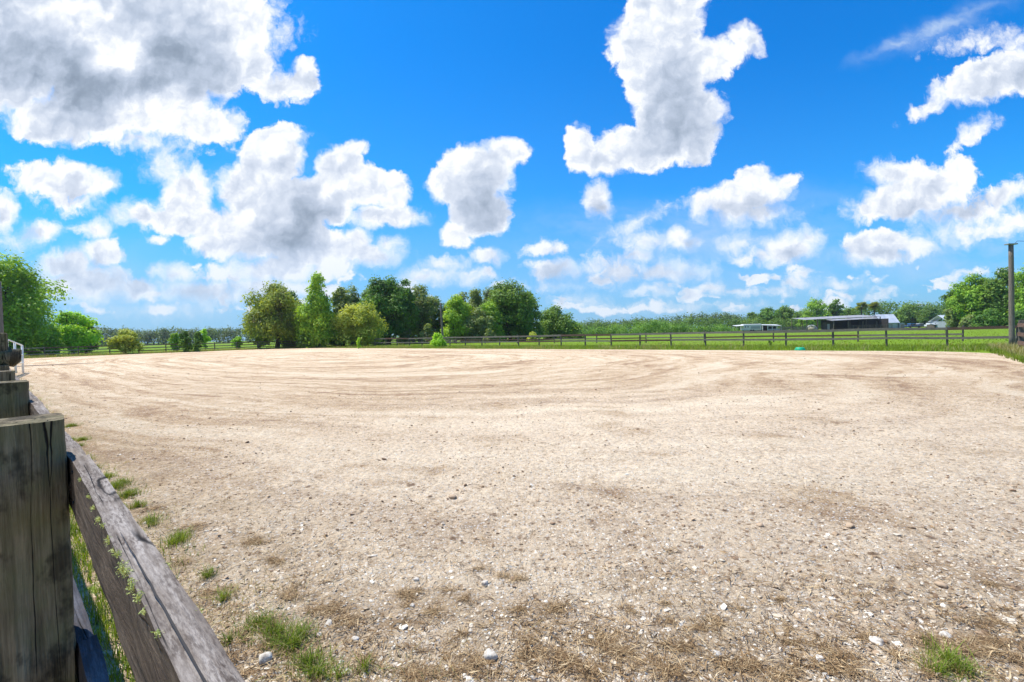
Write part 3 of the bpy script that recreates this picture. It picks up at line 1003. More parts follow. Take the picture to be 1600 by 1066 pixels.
def leaf_faces(pos, size, droop=.25, out=None, aspect=.62):
    """one rhombic leaf clump per position, facing mostly outward and upward"""
    n = len(pos)
    nrm = sph(n) * .75 + np.array([0, 0, .45])
    if out is not None:
        nrm += out * .75
    nrm /= np.linalg.norm(nrm, axis=1)[:, None]
    r_ = sph(n)
    r_[:, 2] -= droop
    u = r_ - nrm * (r_ * nrm).sum(1)[:, None]
    u /= np.linalg.norm(u, axis=1)[:, None] + 1e-9
    v = np.cross(nrm, u)
    sz = (size * rng.uniform(.55, 1.35, n))[:, None]
    A = pos - u * sz * .55
    B = pos + v * sz * aspect * .5 - nrm * sz * .10
    Cc = pos + u * sz * .55 - nrm * sz * .06
    D = pos - v * sz * aspect * .5 - nrm * sz * .10
    return np.stack([A, B, Cc, D], 1).reshape(-1, 3)


# --- near fence: runs from beside the camera away to the left
near = empty('wooden_fence', ST(1.77, .10))
tag(near, 'grey weathered board fence running away from the camera along the left', 'fence')
inv = near.matrix_world.inverted()
RT = 1.18      # rail top


def place(o_, parent, loc, rz, ry=0.0, rx=0.0):
    """world placement of a child under an unrotated empty"""
    o_.parent = parent
    o_.location = Vector(loc) - parent.location
    o_.rotation_euler = (rx, ry, rz)
    return o_


PS = 1.77
post_s = [PS + 1.97 * k for k in range(0, 7)]


def near_post(s_, t_, top, wd_, seed, lean=0.0):
    """square post, t_ = its arena-side face"""
    nseg, ns = 46, 7
    V, K = [], ns * 4
    hw = wd_ / 2
    for i in range(nseg + 1):
        z = top * i / nseg
        for sd in range(4):
            for k in range(ns):
                u = -hw + 2 * hw * k / ns
                x, y = [(u, -hw), (hw, u), (-u, hw), (-hw, -u)][sd]
                r_ = 1 - (.05 if k == 0 else 0)
                d = mn.fractal(Vector((x * 26 + seed, y * 26, z * 1.1)), 1, 2, 3) * .006 + mn.noise(Vector((x * 90, y * 90 + seed, z * 4))) * .0025 - (.010 * max(0, mn.noise(Vector((x * 9 + seed, y * 9, z * 14))) - .15) if k in (0, 1, ns - 1) else 0)
                # drying cracks run down the post
                cr = abs(mn.noise(Vector((x * 15 + seed * 2, y * 15, z * .55 + seed))))
                d -= .012 * max(0, 1 - cr / .035) * (1 if k not in (0, 1, ns - 1) else 0)
                q = 1 + d / hw
                V.append((x * r_ * q, y * r_ * q, z))
    Fq = [(i * K + k, i * K + (k + 1) % K, (i + 1) * K + (k + 1) % K, (i + 1) * K + k) for i in range(nseg) for k in range(K)]
    # rough sawn top
    base = nseg * K
    c0 = len(V)
    V.append((0, 0, top + .003))
    inner = []
    for k in range(K):
        x, y, z = V[base + k]
        inner.append(len(V))
        V.append((x * .5, y * .5, top + .002 + mn.noise(Vector((x * 80, y * 80, seed))) * .003))
    for k in range(K):
        Fq.append((base + k, base + (k + 1) % K, inner[(k + 1) % K], inner[k]))
    Fq_t = [(inner[k], inner[(k + 1) % K], c0) for k in range(K)]
    me = bpy.data.meshes.new('post')
    me.from_pydata(V, [], Fq + Fq_t)
    me.update()
    o_ = link_mesh('post', me, M['post_near'])
    place(o_, near, ST(s_ + wd_ / 2, t_ - wd_ / 2), YAW + random.uniform(-.02, .02), lean, 0)
    return o_


for k, s_ in enumerate(post_s):
    near_post(s_, .135 + (0 if k == 0 else random.uniform(-.008, .004)), (1.291 if k == 0 else 1.285 + random.uniform(-.015, .015)), .20, k * 3.7)
# boards, each spanning two bays, on the arena side of the posts
random.seed(3)
ends = [-1.3, PS + .03, PS + 4.0, PS + 7.95, PS + 12.0]
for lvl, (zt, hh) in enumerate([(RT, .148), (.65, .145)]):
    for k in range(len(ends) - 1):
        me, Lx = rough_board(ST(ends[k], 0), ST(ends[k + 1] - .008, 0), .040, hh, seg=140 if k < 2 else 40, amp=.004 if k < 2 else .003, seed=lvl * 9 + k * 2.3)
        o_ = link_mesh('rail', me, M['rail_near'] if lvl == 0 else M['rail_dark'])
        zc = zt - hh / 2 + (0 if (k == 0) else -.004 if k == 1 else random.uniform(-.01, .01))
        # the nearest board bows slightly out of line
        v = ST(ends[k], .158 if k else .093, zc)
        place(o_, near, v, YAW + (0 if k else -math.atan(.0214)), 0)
        if lvl == 0 and k == 0:
            lr = o_
            lr.name = 'rail'
# a long open check along the top of the nearest board: its dark depth is painted as a flat strip
b = MB()
pp = []
for i in range(40):
    x = 1.45 + i * .022
    y = .007 + mn.noise(Vector((x * 3, 0, 0))) * .004 + mn.noise(Vector((x * 25, 0, 0))) * .0012
    wd_ = (.0010 + .0007 * mn.noise(Vector((x * 14, 3, 0)))) * math.sin(math.pi * min(1, (i + .5) / 40)) + .0002
    pp.append((x, y, wd_))
for (x, y, w1), (x2, y2, w2) in zip(pp, pp[1:]):
    b.poly([(x, y - w1, .0745), (x2, y2 - w2, .0745), (x2, y2 + w2, .0745), (x, y + w1, .0745)])
cko = b.build('crack', M['dark'], lr)
# lichen: small branching tufts along the outer top edge, each a part
def lichen(x, y, z, k):
    n_ = int(120 * k)
    c0 = rng.normal(0, 1, (n_, 3)) * np.array([.0055, .0026, .0034]) * k ** .6
    V = leaf_faces(c0, np.full(n_, .0038), .0, None, .35)
    o_ = link_mesh('lichen', np_mesh('lichen', V, np.arange(len(V)).reshape(-1, 4), 4), L['lichen'], lr)
    o_.location = (x, y, z)


for x, k in [(2.62, .5), (2.54, .6), (2.45, .8), (2.38, .5), (2.31, 1.1), (2.25, .8), (2.21, .9), (2.165, 1.4), (2.135, 1.0), (2.09, 1.3), (2.045, .8), (2.01, .6), (2.8, .5), (1.93, .5)]:
    lichen(x, .021, .069 + random.uniform(-.006, .003), k)
for x, k in [(2.5, .5), (2.3, .4), (2.12, .7), (1.95, .5)]:
    lichen(x, -.021, .067, k)


for x, z in ((3.02, .045), (3.03, -.04)):
    mb = MB(); mb.tube([(x, .019, z), (x, .0225, z)], .005, 8); mb.build('nail', M['rubber'], lr)


def far_fence(s0, t0, ds, dt, n, label, spacing=3.0, top=1.25, rails=((1.25, .18), (.63, .15)), front=True, redness=.15, start_gap=False, pw=.115, mats=None):
    root = empty('wooden_fence', ST(s0, t0))
    tag(root, label, 'fence')
    v = Vector((DV.x * ds + NV.x * dt, DV.y * ds + NV.y * dt, 0))
    nrm = Vector((-v.y, v.x, 0))
    if nrm.dot(-ST(s0, t0)) < 0:
        nrm = -nrm
    yaw = math.atan2(v.y, v.x)
    tops = []
    for k in range(n + 1):
        p_ = v * (spacing * k)
        h_ = top + random.uniform(-.05, .06)
        tops.append(random.uniform(-.035, .035))
        mb = MB()
        mb.box((0, 0, h_ / 2), (pw, pw, h_), bev=.012)
        o_ = mb.build('post', M['wood_post_far'], root)
        o_.location = p_
        o_.rotation_euler = (random.uniform(-.03, .03), random.uniform(-.03, .03), yaw + random.uniform(-.1, .1))
    for (zt, hh) in rails:
        for k in range(n):
            z0, z1 = zt + tops[k] - hh / 2, zt + tops[k + 1] - hh / 2
            m_ = M['wood_red'] if random.random() < redness else M['wood_far']
            mb = MB()
            L_ = spacing
            mb.bar((0, 0, 0), (L_ * .998, 0, z1 - z0), .035, hh * random.uniform(.9, 1.05))
            o_ = mb.build('rail', m_, root)
            o_.location = v * (spacing * k) + nrm * (pw / 2 + .018) + Vector((0, 0, z0))
            o_.rotation_euler = (random.uniform(-.05, .05), random.uniform(-.004, .004), yaw)
    return root


far_fence(-4.85, 40.3, 1, 0, 28, 'long weathered two-rail board fence on the far side of the arena up to the pole')
far_fence(79.2, 40.3, 0, -1, 13, 'weathered board fence across the far left end of the arena in front of the bushes', rails=((1.18, .13), (.80, .13), (.42, .12)), redness=.3)
far_fence(-3.3, 52, 1, 0, 17, 'second plain board fence in the grass behind the long arena fence', spacing=6.8, redness=.5, top=1.3, rails=((1.18, .15), (.68, .15)))
far_fence(-4.4, 35.2, 0, -1, 6, 'brown board fence at the right edge of the photo beside the wooden pole', spacing=2.6, top=1.62, rails=((1.42, .2), (.95, .2), (.5, .2)), redness=.8, pw=.2)


# gate post with its hinge block
gp = empty('gate_post', ST(7.9, .04))
tag(gp, 'tall thick dark wooden gate post at the left edge before the white gate', 'post')
mb = MB(); mb.box((0, 0, .825), (.19, .19, 1.65), YAW, bev=.012); mb.build('shaft', M['post_near'], gp)
mb = MB(); mb.tube([NV * .04 + Vector((0, 0, 1.28)), NV * .06 + Vector((0, 0, 1.34)), NV * .07 + Vector((0, 0, 1.42)), NV * .03 + Vector((0, 0, 1.48))], [.10, .14, .14, .09], 12)
mb.build('collar', M['post_near'], gp)

# white pipe gate, sagging towards its free end
a, c_ = Vector((-23.3, 21.0, 0)), Vector((-26.7, 24.8, 0))
gt = empty('pipe_gate', a)
tag(gt, 'white pipe gate with three bars, sagging, beside the sand at the left edge', 'gate')
e = c_ - a
for z0, z1 in ((1.80, 1.50), (1.23, .97), (.82, .52)):
    mb = MB(); mb.tube([(0, 0, z0), (e.x, e.y, z1)], .034, 10); mb.build('bar', M['white_metal'], gt)
for q, zb in ((.0, .2), (.47, .12), (1.0, 0.0)):
    zt_ = 1.80 + (1.50 - 1.80) * q
    mb = MB(); mb.tube([(e.x * q, e.y * q, zb), (e.x * q, e.y * q, zt_)], .045, 10); mb.build('upright', M['white_metal'], gt)

# ------------------------------------------------------------------ poles


def pole(px, Z, ytop, rad, label, lean=0.0, cap=True, mat='wood_pole', arm=.55):
    g_ = spot(px, Z)
    hh = hgt(px, ytop, Z)
    root = empty('light_pole', g_)
    tag(root, label, 'pole')
    mb = MB()
    n_ = 9
    mb.tube([(lean * hh * (i / n_), .0, hh * i / n_ - (.1 if i == 0 else 0)) for i in range(n_ + 1)], [rad * (1.12 - .22 * i / n_) for i in range(n_ + 1)], 14)
    mb.build('shaft', M[mat], root)
    if cap:
        mb = MB(); mb.box((lean * hh, 0, hh + .05), (arm, .26, .07), bev=.01); mb.build('cap_plate', M['steel'], root)
        mb = MB()
        mb.tube([(lean * hh + .2, 0, hh + .06), (lean * hh + .36, 0, hh + .22), (lean * hh + .75, -.02, hh + .20), (lean * hh + 1.1, -.05, hh - .02)], .012, 6)
        mb.build('wire', M['rubber'], root)
    return root


pole(1581, 26.0, 383, .118, 'tall weathered wooden light pole with flat cap at the right before the trees', lean=-.004)
pole(692, 74.0, 474, .17, 'slim grey light pole standing beyond the far fence before the middle trees', lean=-.035, mat='wood_pole', arm=.5)
pole(1, 34.0, 440, .19, 'pale wooden light pole cut by the left edge of the photo, behind the gate', cap=False)

# ------------------------------------------------------------------ green tub on the sand edge
g_ = ground(1250, 547.6)
tb = empty('feed_tub', g_)
tag(tb, 'upturned green plastic feed tub lying in the grass at the far sand edge', 'tub')
mb = MB(); mb.tube([(0, 0, 0), (0, 0, .05), (0, 0, .15), (0, 0, .19), (0, 0, .195)], [.30, .30, .25, .22, .10], 24); mb.build('body', M['green_plastic'], tb)
mb = MB(); mb.tube([(0, 0, 0), (0, 0, .012), (0, 0, .032), (0, 0, .045)], [.31, .335, .335, .305], 24, cap=False); mb.build('rim', M['green_plastic'], tb)


# ------------------------------------------------------------------ trees
def crown_lobes(rx, ry, z0, z1, n, shape, seed):
    rs = np.random.default_rng(seed)
    out = []
    tries = 0
    nh = 14 if shape == 'cone' else 7
    for k in range(nh):       # the heart of the crown, up to its top
        q = (k + .5) / nh
        rad = (.30 if shape != 'cone' else .28 + .22 * (1 - q)) * rx
        rad = min(rad, (z1 - z0) * .3)
        out.append((rs.uniform(-.12, .12) * rx, rs.uniform(-.12, .12) * ry, min(z0 + (z1 - z0) * q, z1 - rad * .92), rad))
    while len(out) < n + nh and tries < 5000:
        tries += 1
        q = rs.uniform(-1, 1, 3)
        h_ = (q[2] + 1) / 2
        if shape == 'dome':
            lim = math.sqrt(max(0, 1 - max(0, (h_ - .32) / .68) ** 2.1)) * (.80 + .2 * min(1, h_ / .3))
        elif shape == 'cone':
            lim = (1 - h_) ** .65 * .95 + .05
        elif shape == 'spread':
            lim = math.sqrt(max(0, 1 - (abs(h_ - .38) / .64) ** 2.4))
        elif shape == 'bush':
            lim = math.sqrt(max(0, 1 - h_ ** 2.2))
        else:
            lim = math.sqrt(max(0, 1 - (abs(h_ - .5) / .52) ** 2.2))
        d = math.hypot(q[0], q[1])
        if d > lim * .92:
            continue
        if d < lim * .45 and rs.random() < .55:
            continue
        rad = rs.uniform(.17, .36) * (1.15 - .25 * h_)
        x, y = q[0] * rx * .84, q[1] * ry * .84
        z = z0 + (z1 - z0) * (.06 + .87 * h_)
        out.append((x, y, min(z, z1 - rad * min(rx, (z1 - z0) / 2) * .55), rad * min(rx, ry, (z1 - z0) * .62)))
    return out


def crown_mesh(lobes, count, size, droop=.25, wisps=.16):
    w_ = np.array([l[3] ** 2 for l in lobes])
    w_ /= w_.sum()
    k = rng.choice(len(lobes), count, p=w_)
    Lb = np.array(lobes)[k]
    d = sph(count)
    d[:, 2] = np.where(d[:, 2] < -.75, -d[:, 2] * rng.random(count), d[:, 2])
    rr = np.where(rng.random(count) < .25, rng.uniform(.3, .85, count), rng.normal(.92, .13, count))
    # some sprays stick out beyond the lobe, some sit inside
    spray = rng.random(count) < wisps
    rr = np.where(spray, rng.uniform(.95, 1.45, count), rr)
    ph = rng.uniform(0, 10)
    bump_ = .16 * np.sin(d[:, 0] * 7 + ph + k) * np.sin(d[:, 1] * 8 + k * 2) + .1 * np.sin(d[:, 2] * 11 + k)
    pos = Lb[:, :3] + d * (Lb[:, 3] * (rr + bump_))[:, None] * np.array([1, 1, .9])
    pos[:, 2] = np.maximum(pos[:, 2], .05)
    return leaf_faces(pos, np.full(count, size), droop, d)


def tree(px, Z, ytop, wpx, mat, label, z0f=.06, shape='dome', nl=26, count=9000, leaf=.42, group=None, name='leafy_tree', cat='tree', seed=1, trunk_r=None, dpt=.9, droop=.25, wisps=.16, ybase=None, trunk=True, stems=1):
    g_ = spot(px, Z)
    hh = hgt(px, ytop, Z)
    rx = wpx / 2 / F * Z
    root = empty(name, g_, 0)
    tag(root, label, cat, group)
    z0 = z0f * hh
    lobes = crown_lobes(rx, rx * dpt, z0, hh, int(nl * 1.6), shape, seed)
    count = int(count * 1.25)
    V = crown_mesh(lobes, count, leaf, droop, wisps)
    link_mesh('crown' if cat != 'bush' else 'foliage', np_mesh('crown', V, np.arange(len(V)).reshape(-1, 4), 4), L[mat], root)
    if trunk:
        tr_ = trunk_r or hh * .028
        mb = MB()
        rs = random.Random(seed)
        for st_ in range(stems):
            bx, by = (rs.uniform(-.3, .3) * rx * .6, rs.uniform(-.3, .3) * rx * .4) if stems > 1 else (0, 0)
            lx, ly = rs.uniform(-.08, .08) * hh, rs.uniform(-.05, .05) * hh
            fork = Vector((bx + lx, by + ly, hh * rs.uniform(.28, .42)))
            mb.tube([(bx, by, -.1), (bx + lx * .3, by + ly * .4, fork.z * .45), fork, fork + Vector((lx * .5, ly, hh * .25)), fork + Vector((lx * .4, ly, hh * .32))],
                    [tr_ * 1.35, tr_ * 1.05, tr_ * .85, tr_ * .5, tr_ * .15], 9)
            for l in rs.sample(lobes, min(len(lobes), 9 if stems == 1 else 4)):
                e_ = Vector(l[:3])
                if e_.z < fork.z * .8:
                    continue
                mid = fork.lerp(e_, .5) + Vector((0, 0, -.05 * hh))
                mb.tube([fork.lerp(Vector((bx, by, 0)), rs.uniform(0, .25)), mid, e_], [tr_ * .5, tr_ * .3, tr_ * .08], 6)
        mb.build('trunk' if cat != 'bush' else 'stem', M['bark'], root)
    return root


GF = 'trees in the leafy clump beyond the far fence'
# left edge
tree(14, 60, 396, 140, 'mid', 'big spreading bright green tree at the left edge behind the fence', z0f=.10, nl=46, count=22000, leaf=.36, seed=11, wisps=.28)
tree(-70, 66, 405, 150, 'mid', 'green tree cut off by the left edge beyond the big spreading tree', z0f=.1, nl=30, count=9000, leaf=.45, seed=12)
tree(114, 68, 486, 74, 'lime', 'small yellow-green tree right of the big spreading tree', z0f=.08, nl=26, count=9000, leaf=.33, seed=13, wisps=.25)
tree(134, 70, 500, 36, 'dark', 'dark narrow bushy tree at the right side of the small yellow-green tree', z0f=.05, nl=16, count=4000, leaf=.3, seed=131)
tree(76, 64, 508, 44, 'vine', 'low leafy shrub under the big spreading tree at the left', z0f=.0, shape='bush', nl=14, count=3500, leaf=.28, seed=14, cat='bush', name='leafy_bush')
tree(45, 66, 517, 40, 'mid', 'low green shrub half hidden under the left edge tree', z0f=.0, shape='bush', nl=12, count=2500, leaf=.28, seed=15, cat='bush', name='leafy_bush')
tree(197, 61, 515.5, 50, 'gold', 'rounded yellow-green bush standing alone at the far left fence', z0f=.16, shape='dome', nl=22, count=6500, leaf=.24, seed=16, cat='bush', name='leafy_bush', stems=4, trunk_r=.05)
tree(290, 64, 517, 22, 'dark', 'left one of two dark upright bushes at the far left fence', z0f=.0, shape='oval', nl=10, count=2600, leaf=.22, seed=17, cat='bush', name='leafy_bush')
tree(308, 64, 518, 20, 'dark', 'right one of two dark upright bushes at the far left fence', z0f=.0, shape='oval', nl=10, count=2400, leaf=.22, seed=18, cat='bush', name='leafy_bush')
tree(320, 76, 514, 18, 'lime', 'slim lime-green sapling just right of the two dark upright bushes', z0f=.1, shape='oval', nl=10, count=1700, leaf=.26, seed=19, name='sapling', trunk_r=.04)
tree(276, 72, 521, 26, 'mid', 'pale green bush behind the dark upright bushes', z0f=.05, shape='oval', nl=9, count=1500, leaf=.25, seed=20, cat='bush', name='leafy_bush')
tree(371, 72, 526, 20, 'lime', 'small lime-green sapling in the pasture left of the leafy clump', z0f=.1, shape='oval', nl=8, count=1100, leaf=.24, seed=21, name='sapling', trunk_r=.035)
# the clump
tree(433, 76, 440, 104, 'mossy', 'broad moss-hung tree at the left end of the leafy clump', z0f=.13, shape='dome', nl=40, count=17000, leaf=.36, group=GF, seed=22, droop=1.0)
tree(404, 78, 478, 44, 'mossy', 'low drooping tree on the left flank of the moss-hung tree', z0f=.08, shape='dome', nl=18, count=6000, leaf=.34, group=GF, seed=222, droop=1.0)
tree(497, 73, 426, 62, 'vine', 'tall vine-covered yellow-green tree, the highest of the left half of the clump', z0f=.06, shape='cone', nl=34, count=14000, leaf=.34, group=GF, seed=23, droop=.8, trunk_r=.4)
tree(500, 74, 466, 84, 'vine', 'low vine-covered tree at the foot of the tallest yellow-green tree', z0f=.05, shape='dome', nl=20, count=8000, leaf=.33, group=GF, seed=233, droop=.6)
tree(550, 95, 446, 60, 'olive', 'thin olive tree showing behind the vine-covered trees', z0f=.2, nl=22, count=5000, leaf=.42, group=GF, seed=24)
tree(535, 78, 449, 50, 'olive', 'olive green tree between the tall vine-covered tree and the dark oak', z0f=.1, shape='dome', nl=18, count=5500, leaf=.38, group=GF, seed=244)
tree(562, 74, 474, 84, 'gold', 'rounded low yellow-green tree in front of the dark oak', z0f=.05, shape='dome', nl=34, count=13000, leaf=.32, group=GF, seed=25, droop=.5)
tree(607, 86, 432, 82, 'dark', 'tall dark green oak in the middle of the leafy clump', z0f=.08, shape='oval', nl=40, count=17000, leaf=.42, group=GF, seed=26)
tree(656, 92, 444, 66, 'olive', 'pale open-crowned tree right of the dark oak', z0f=.16, shape='dome', nl=26, count=7500, leaf=.38, group=GF, seed=27)
tree(712, 84, 460, 62, 'vine', 'yellow-green tree behind the slim grey pole', z0f=.08, shape='dome', nl=28, count=10000, leaf=.36, group=GF, seed=28)
tree(742, 96, 450, 60, 'olive', 'olive tree behind and right of the slim grey pole', z0f=.1, shape='dome', nl=22, count=7000, leaf=.4, group=GF, seed=29)
tree(765, 90, 470, 66, 'mid', 'mid green tree in the right half of the clump', z0f=.06, shape='dome', nl=24, count=8000, leaf=.36, group=GF, seed=30)
tree(798, 94, 438, 92, 'oak', 'big domed green oak at the right of the leafy clump', z0f=.06, shape='dome', nl=46, count=19000, leaf=.42, group=GF, seed=31)
tree(868, 106, 478, 70, 'oak', 'lower rounded tree at the right end of the clump', z0f=.04, shape='dome', nl=26, count=9000, leaf=.42, group=GF, seed=32)
tree(893, 112, 500, 44, 'thicket', 'small green tree tapering off the right end of the clump', z0f=.03, shape='bush', nl=16, count=4500, leaf=.38, group=GF, seed=33)
for i, (px, Z, yt, wp, mt, lb) in enumerate([
        (528, 76, 518, 34, 'mid', 'low shrub under the vine-covered trees, behind the fence'), (590, 84, 508, 44, 'dark', 'dark shrub under the tall dark oak'),
        (636, 86, 515, 34, 'olive', 'grey-green shrub between the dark oak and the pale open tree'), (668, 84, 506, 30, 'olive', 'tall scrubby shrub behind the lime bush at the sand edge'),
        (735, 86, 508, 60, 'oak', 'dark green shrub under the olive tree right of the slim pole'), (765, 80, 514, 24, 'olive', 'pale greyish shrub in front of the middle of the clump'),
        (820, 92, 505, 60, 'dark', 'dark shrub at the foot of the big domed oak'), (832, 78, 519, 24, 'gold', 'small yellowish bush behind the fence below the domed oak'),
        (457, 80, 520, 50, 'oak', 'shaded shrub under the moss-hung tree'), (475, 72, 522, 26, 'oak', 'dark shrub at the fence corner under the tallest yellow-green tree'), (700, 88, 512, 34, 'dark', 'dark shrub behind the slim grey pole')]):
    tree(px, Z, yt, wp, mt, lb, z0f=0, shape='bush', nl=12, count=2600, leaf=.3, seed=50 + i, cat='bush', name='leafy_bush', stems=3, trunk_r=.05)
for i, (px, Z, yt, wp, mt, lb) in enumerate([
        (455, 88, 455, 50, 'oak', 'mid green tree filling the gap behind the moss-hung tree'), (582, 100, 446, 54, 'oak', 'oak crown rising left of the tall dark oak'),
        (634, 88, 436, 44, 'dark', 'dark oak crown at the right shoulder of the tall dark oak'), (682, 98, 462, 60, 'oak', 'green tree behind the gap left of the slim grey pole'),
        (722, 100, 456, 60, 'olive', 'pale crown just above the yellow-green tree by the slim pole'), (768, 102, 449, 56, 'olive', 'pale crown left of the big domed oak'),
        (828, 98, 455, 50, 'oak', 'right shoulder of the clump beside the big domed oak'), (748, 84, 480, 56, 'olive', 'lower grey-green tree in front of the right half of the clump'),
        (645, 96, 470, 60, 'mid', 'lower green tree right of the tall dark oak')]):
    tree(px, Z, yt, wp, mt, lb, nl=26, count=7000, leaf=.4, seed=150 + i, group=GF)
tree(685, 57, 521, 27, 'lime', 'bright lime-green bush at the sand edge below the slim grey pole', z0f=.08, shape='bush', nl=14, count=2400, leaf=.18, seed=34, cat='bush', name='leafy_bush', stems=4, trunk_r=.03)
tree(560, 60, 528, 9, 'lime', 'small lime-green sapling in front of the fence by the leafy clump', z0f=.05, shape='oval', nl=8, count=700, leaf=.16, seed=35, name='sapling', trunk_r=.03)
tree(1203, 37, 531, 9, 'mid', 'knee-high leafy weed in front of the long fence below the white trailer', z0f=.0, shape='oval', nl=7, count=500, leaf=.09, seed=36, cat='bush', name='leafy_bush', trunk_r=.01)

# right-hand group
GR_ = 'big trees behind the right end of the long fence'
for i, (px, Z, yt, wp, mt, cnt, lb) in enumerate([
        (1489, 132, 452, 40, 'oak', 6000, 'small round tree at the left end of the right-hand trees'),
        (1524, 122, 427, 66, 'mid', 16000, 'broad bright green oak, second of the right-hand trees from the left'),
        (1568, 118, 418, 66, 'oak', 16000, 'tall green oak directly behind the tall wooden pole'),
        (1618, 112, 408, 74, 'mid', 13000, 'tallest bright green tree cut by the right edge of the photo'),
        (1498, 126, 470, 40, 'olive', 6000, 'low olive tree in front of the left end of the right-hand trees')]):
    tree(px, Z, yt, wp, mt, lb, z0f=.06, nl=36 if cnt > 8000 else 20, count=cnt, leaf=.5, group=GR_, seed=70 + i)
for i, (px, Z, yt, wp, mt, lb) in enumerate([(1546, 108, 483, 60, 'dark', 'dark shrub under the right-hand trees left of the tall pole'), (1592, 104, 486, 40, 'dark', 'dark shrub under the right-hand trees at the tall pole'), (1515, 112, 492, 26, 'olive', 'grey-green shrub at the foot of the broad bright oak')]):
    tree(px, Z, yt, wp, mt, lb, z0f=0, shape='bush', nl=14, count=4200, leaf=.42, seed=80 + i, cat='bush', name='leafy_bush')
# trees round the barns
for i, (px, Z, yt, wp, mt, lb) in enumerate([
        (1203, 235, 480, 46, 'dark', 'dark round oak behind the white trailer'), (1225, 238, 477, 40, 'oak', 'dark green oak just right of the one behind the white trailer'),
        (1246, 232, 487, 26, 'oak', 'small tree between the trailer oaks and the barn trees'),
        (1275, 236, 466, 50, 'mid', 'tall light green tree behind the left end of the open barn'), (1305, 240, 468, 32, 'oak', 'upright tree behind the middle of the open barn roof'),
        (1258, 215, 492, 26, 'mid', 'low light green tree at the left end of the open barn'),
        (1327, 242, 482, 30, 'oak', 'low tree behind the right half of the open barn'), (1176, 236, 488, 30, 'farright', 'rounded grey-green tree left of the trailer oaks'),
        (1420, 245, 474, 44, 'oak', 'round tree behind the metal-roofed shed'), (1452, 235, 478, 34, 'farright', 'tree behind the small white gabled house')]):
    tree(px, Z, yt, wp, mt, lb, z0f=.05, nl=22, count=4200, leaf=.85, group='oaks round the farm buildings', seed=90 + i)


def palm(px, Z, ytop, label, seed):
    g_ = spot(px, Z)
    hh = hgt(px, ytop, Z) - 1.4
    root = empty('cabbage_palm', g_)
    tag(root, label, 'palm', 'palms behind the open barn')
    rs = random.Random(seed)
    mb = MB(); mb.tube([(0, 0, 0), (.1, 0, hh * .5), (.15, 0, hh)], [.28, .22, .24], 9); mb.build('trunk', M['bark'], root)
    V = []
    for k in range(34):
        a, el = rs.uniform(0, 6.28), rs.uniform(-.9, 1.3)
        d = Vector((math.cos(a) * math.cos(el), math.sin(a) * math.cos(el), math.sin(el)))
        base = Vector((.15, 0, hh)) + d * .6
        sd = Vector((-math.sin(a), math.cos(a), 0))
        for j in range(9):
            f_ = (j - 4) / 4
            tip = base + (d * math.cos(f_ * 1.1) + sd * math.sin(f_ * 1.1)) * rs.uniform(1.7, 2.3) + Vector((0, 0, -.35 * rs.random()))
            mid = (base + tip) / 2 + Vector((0, 0, .12))
            w_ = sd * math.cos(f_) * .3 + Vector((0, 0, .22))
            V += [base, mid + w_, tip, mid - w_]
    V = np.array([v[:] for v in V])
    link_mesh('crown', np_mesh('crown', V, np.arange(len(V)).reshape(-1, 4), 4), L['palm'], root)


palm(1346, 205, 474, 'left one of the two palms behind the right end of the open barn', 1)
palm(1366, 207, 474, 'right one of the two palms behind the right end of the open barn', 2)


# ------------------------------------------------------------------ distant woods: one mass each
def wood(name, segs, Zf, mat, label, per, leaf, depth=25, seed=0, rowrad=(4.5, 7.5)):
    """segs: (px, ytop) profile of the tree tops seen Zf metres off"""
    rs = np.random.default_rng(seed)
    lobes = []
    for (x0, y0), (x1, y1) in zip(segs, segs[1:]):
        n_ = max(2, int(abs(x1 - x0) / F * Zf / 2.2))
        for k in range(n_):
            q = (k + rs.random()) / n_
            px, yt = x0 + (x1 - x0) * q, y0 + (y1 - y0) * q
            Z = Zf + rs.uniform(0, depth)
            g_ = spot(px, Z)
            top = hgt(px, yt, Zf) * rs.uniform(.96, 1.12)
            rad = rs.uniform(*rowrad) * .55
            lobes.append((g_.x, g_.y, top - rad * .9, rad))
            for _ in range(3):
                zz = rs.uniform(.05, .75) * top
                lobes.append((g_.x + rs.uniform(-3, 3), g_.y + rs.uniform(-5, 2), zz, rad * rs.uniform(.7, 1.1)))
    V = crown_mesh(lobes, int(per * len(lobes)), leaf, .2, .2)
    o_ = link_mesh(name, np_mesh(name, V, np.arange(len(V)).reshape(-1, 4), 4), L[mat])
    tag(o_, label, kind='stuff')
    return o_


wood('distant_woods', [(-120, 506), (60, 508), (150, 512), (168, 511), (190, 514), (235, 517), (270, 511), (300, 515), (340, 513), (380, 511), (420, 509), (500, 508)], 300, 'far', 'grey-green far woods along the left horizon', 80, 1.15, seed=1)
wood('distant_woods', [(880, 508), (905, 505), (930, 500), (950, 503), (975, 500), (1000, 494), (1020, 498), (1060, 493), (1100, 490), (1140, 489), (1160, 495), (1200, 494)], 270, 'far', 'grey-green far woods along the horizon right of the leafy clump', 80, 1.05, seed=2)
wood('distant_woods', [(1230, 488), (1290, 482), (1340, 481), (1370, 474), (1395, 471), (1430, 473), (1460, 474), (1490, 470), (1560, 466), (1680, 462)], 262, 'farright', 'green far woods behind the farm buildings at the right', 80, 1.05, seed=3)
wood('shrub_thicket', [(895, 512), (915, 513), (940, 515), (955, 508), (975, 514), (1000, 510), (1020, 500), (1030, 502), (1045, 502), (1060, 507), (1080, 512), (1100, 511), (1150, 513)], 150, 'thicket', 'bright green thicket along the pasture edge before the far woods', 130, .5, depth=14, seed=4, rowrad=(3.0, 4.6))

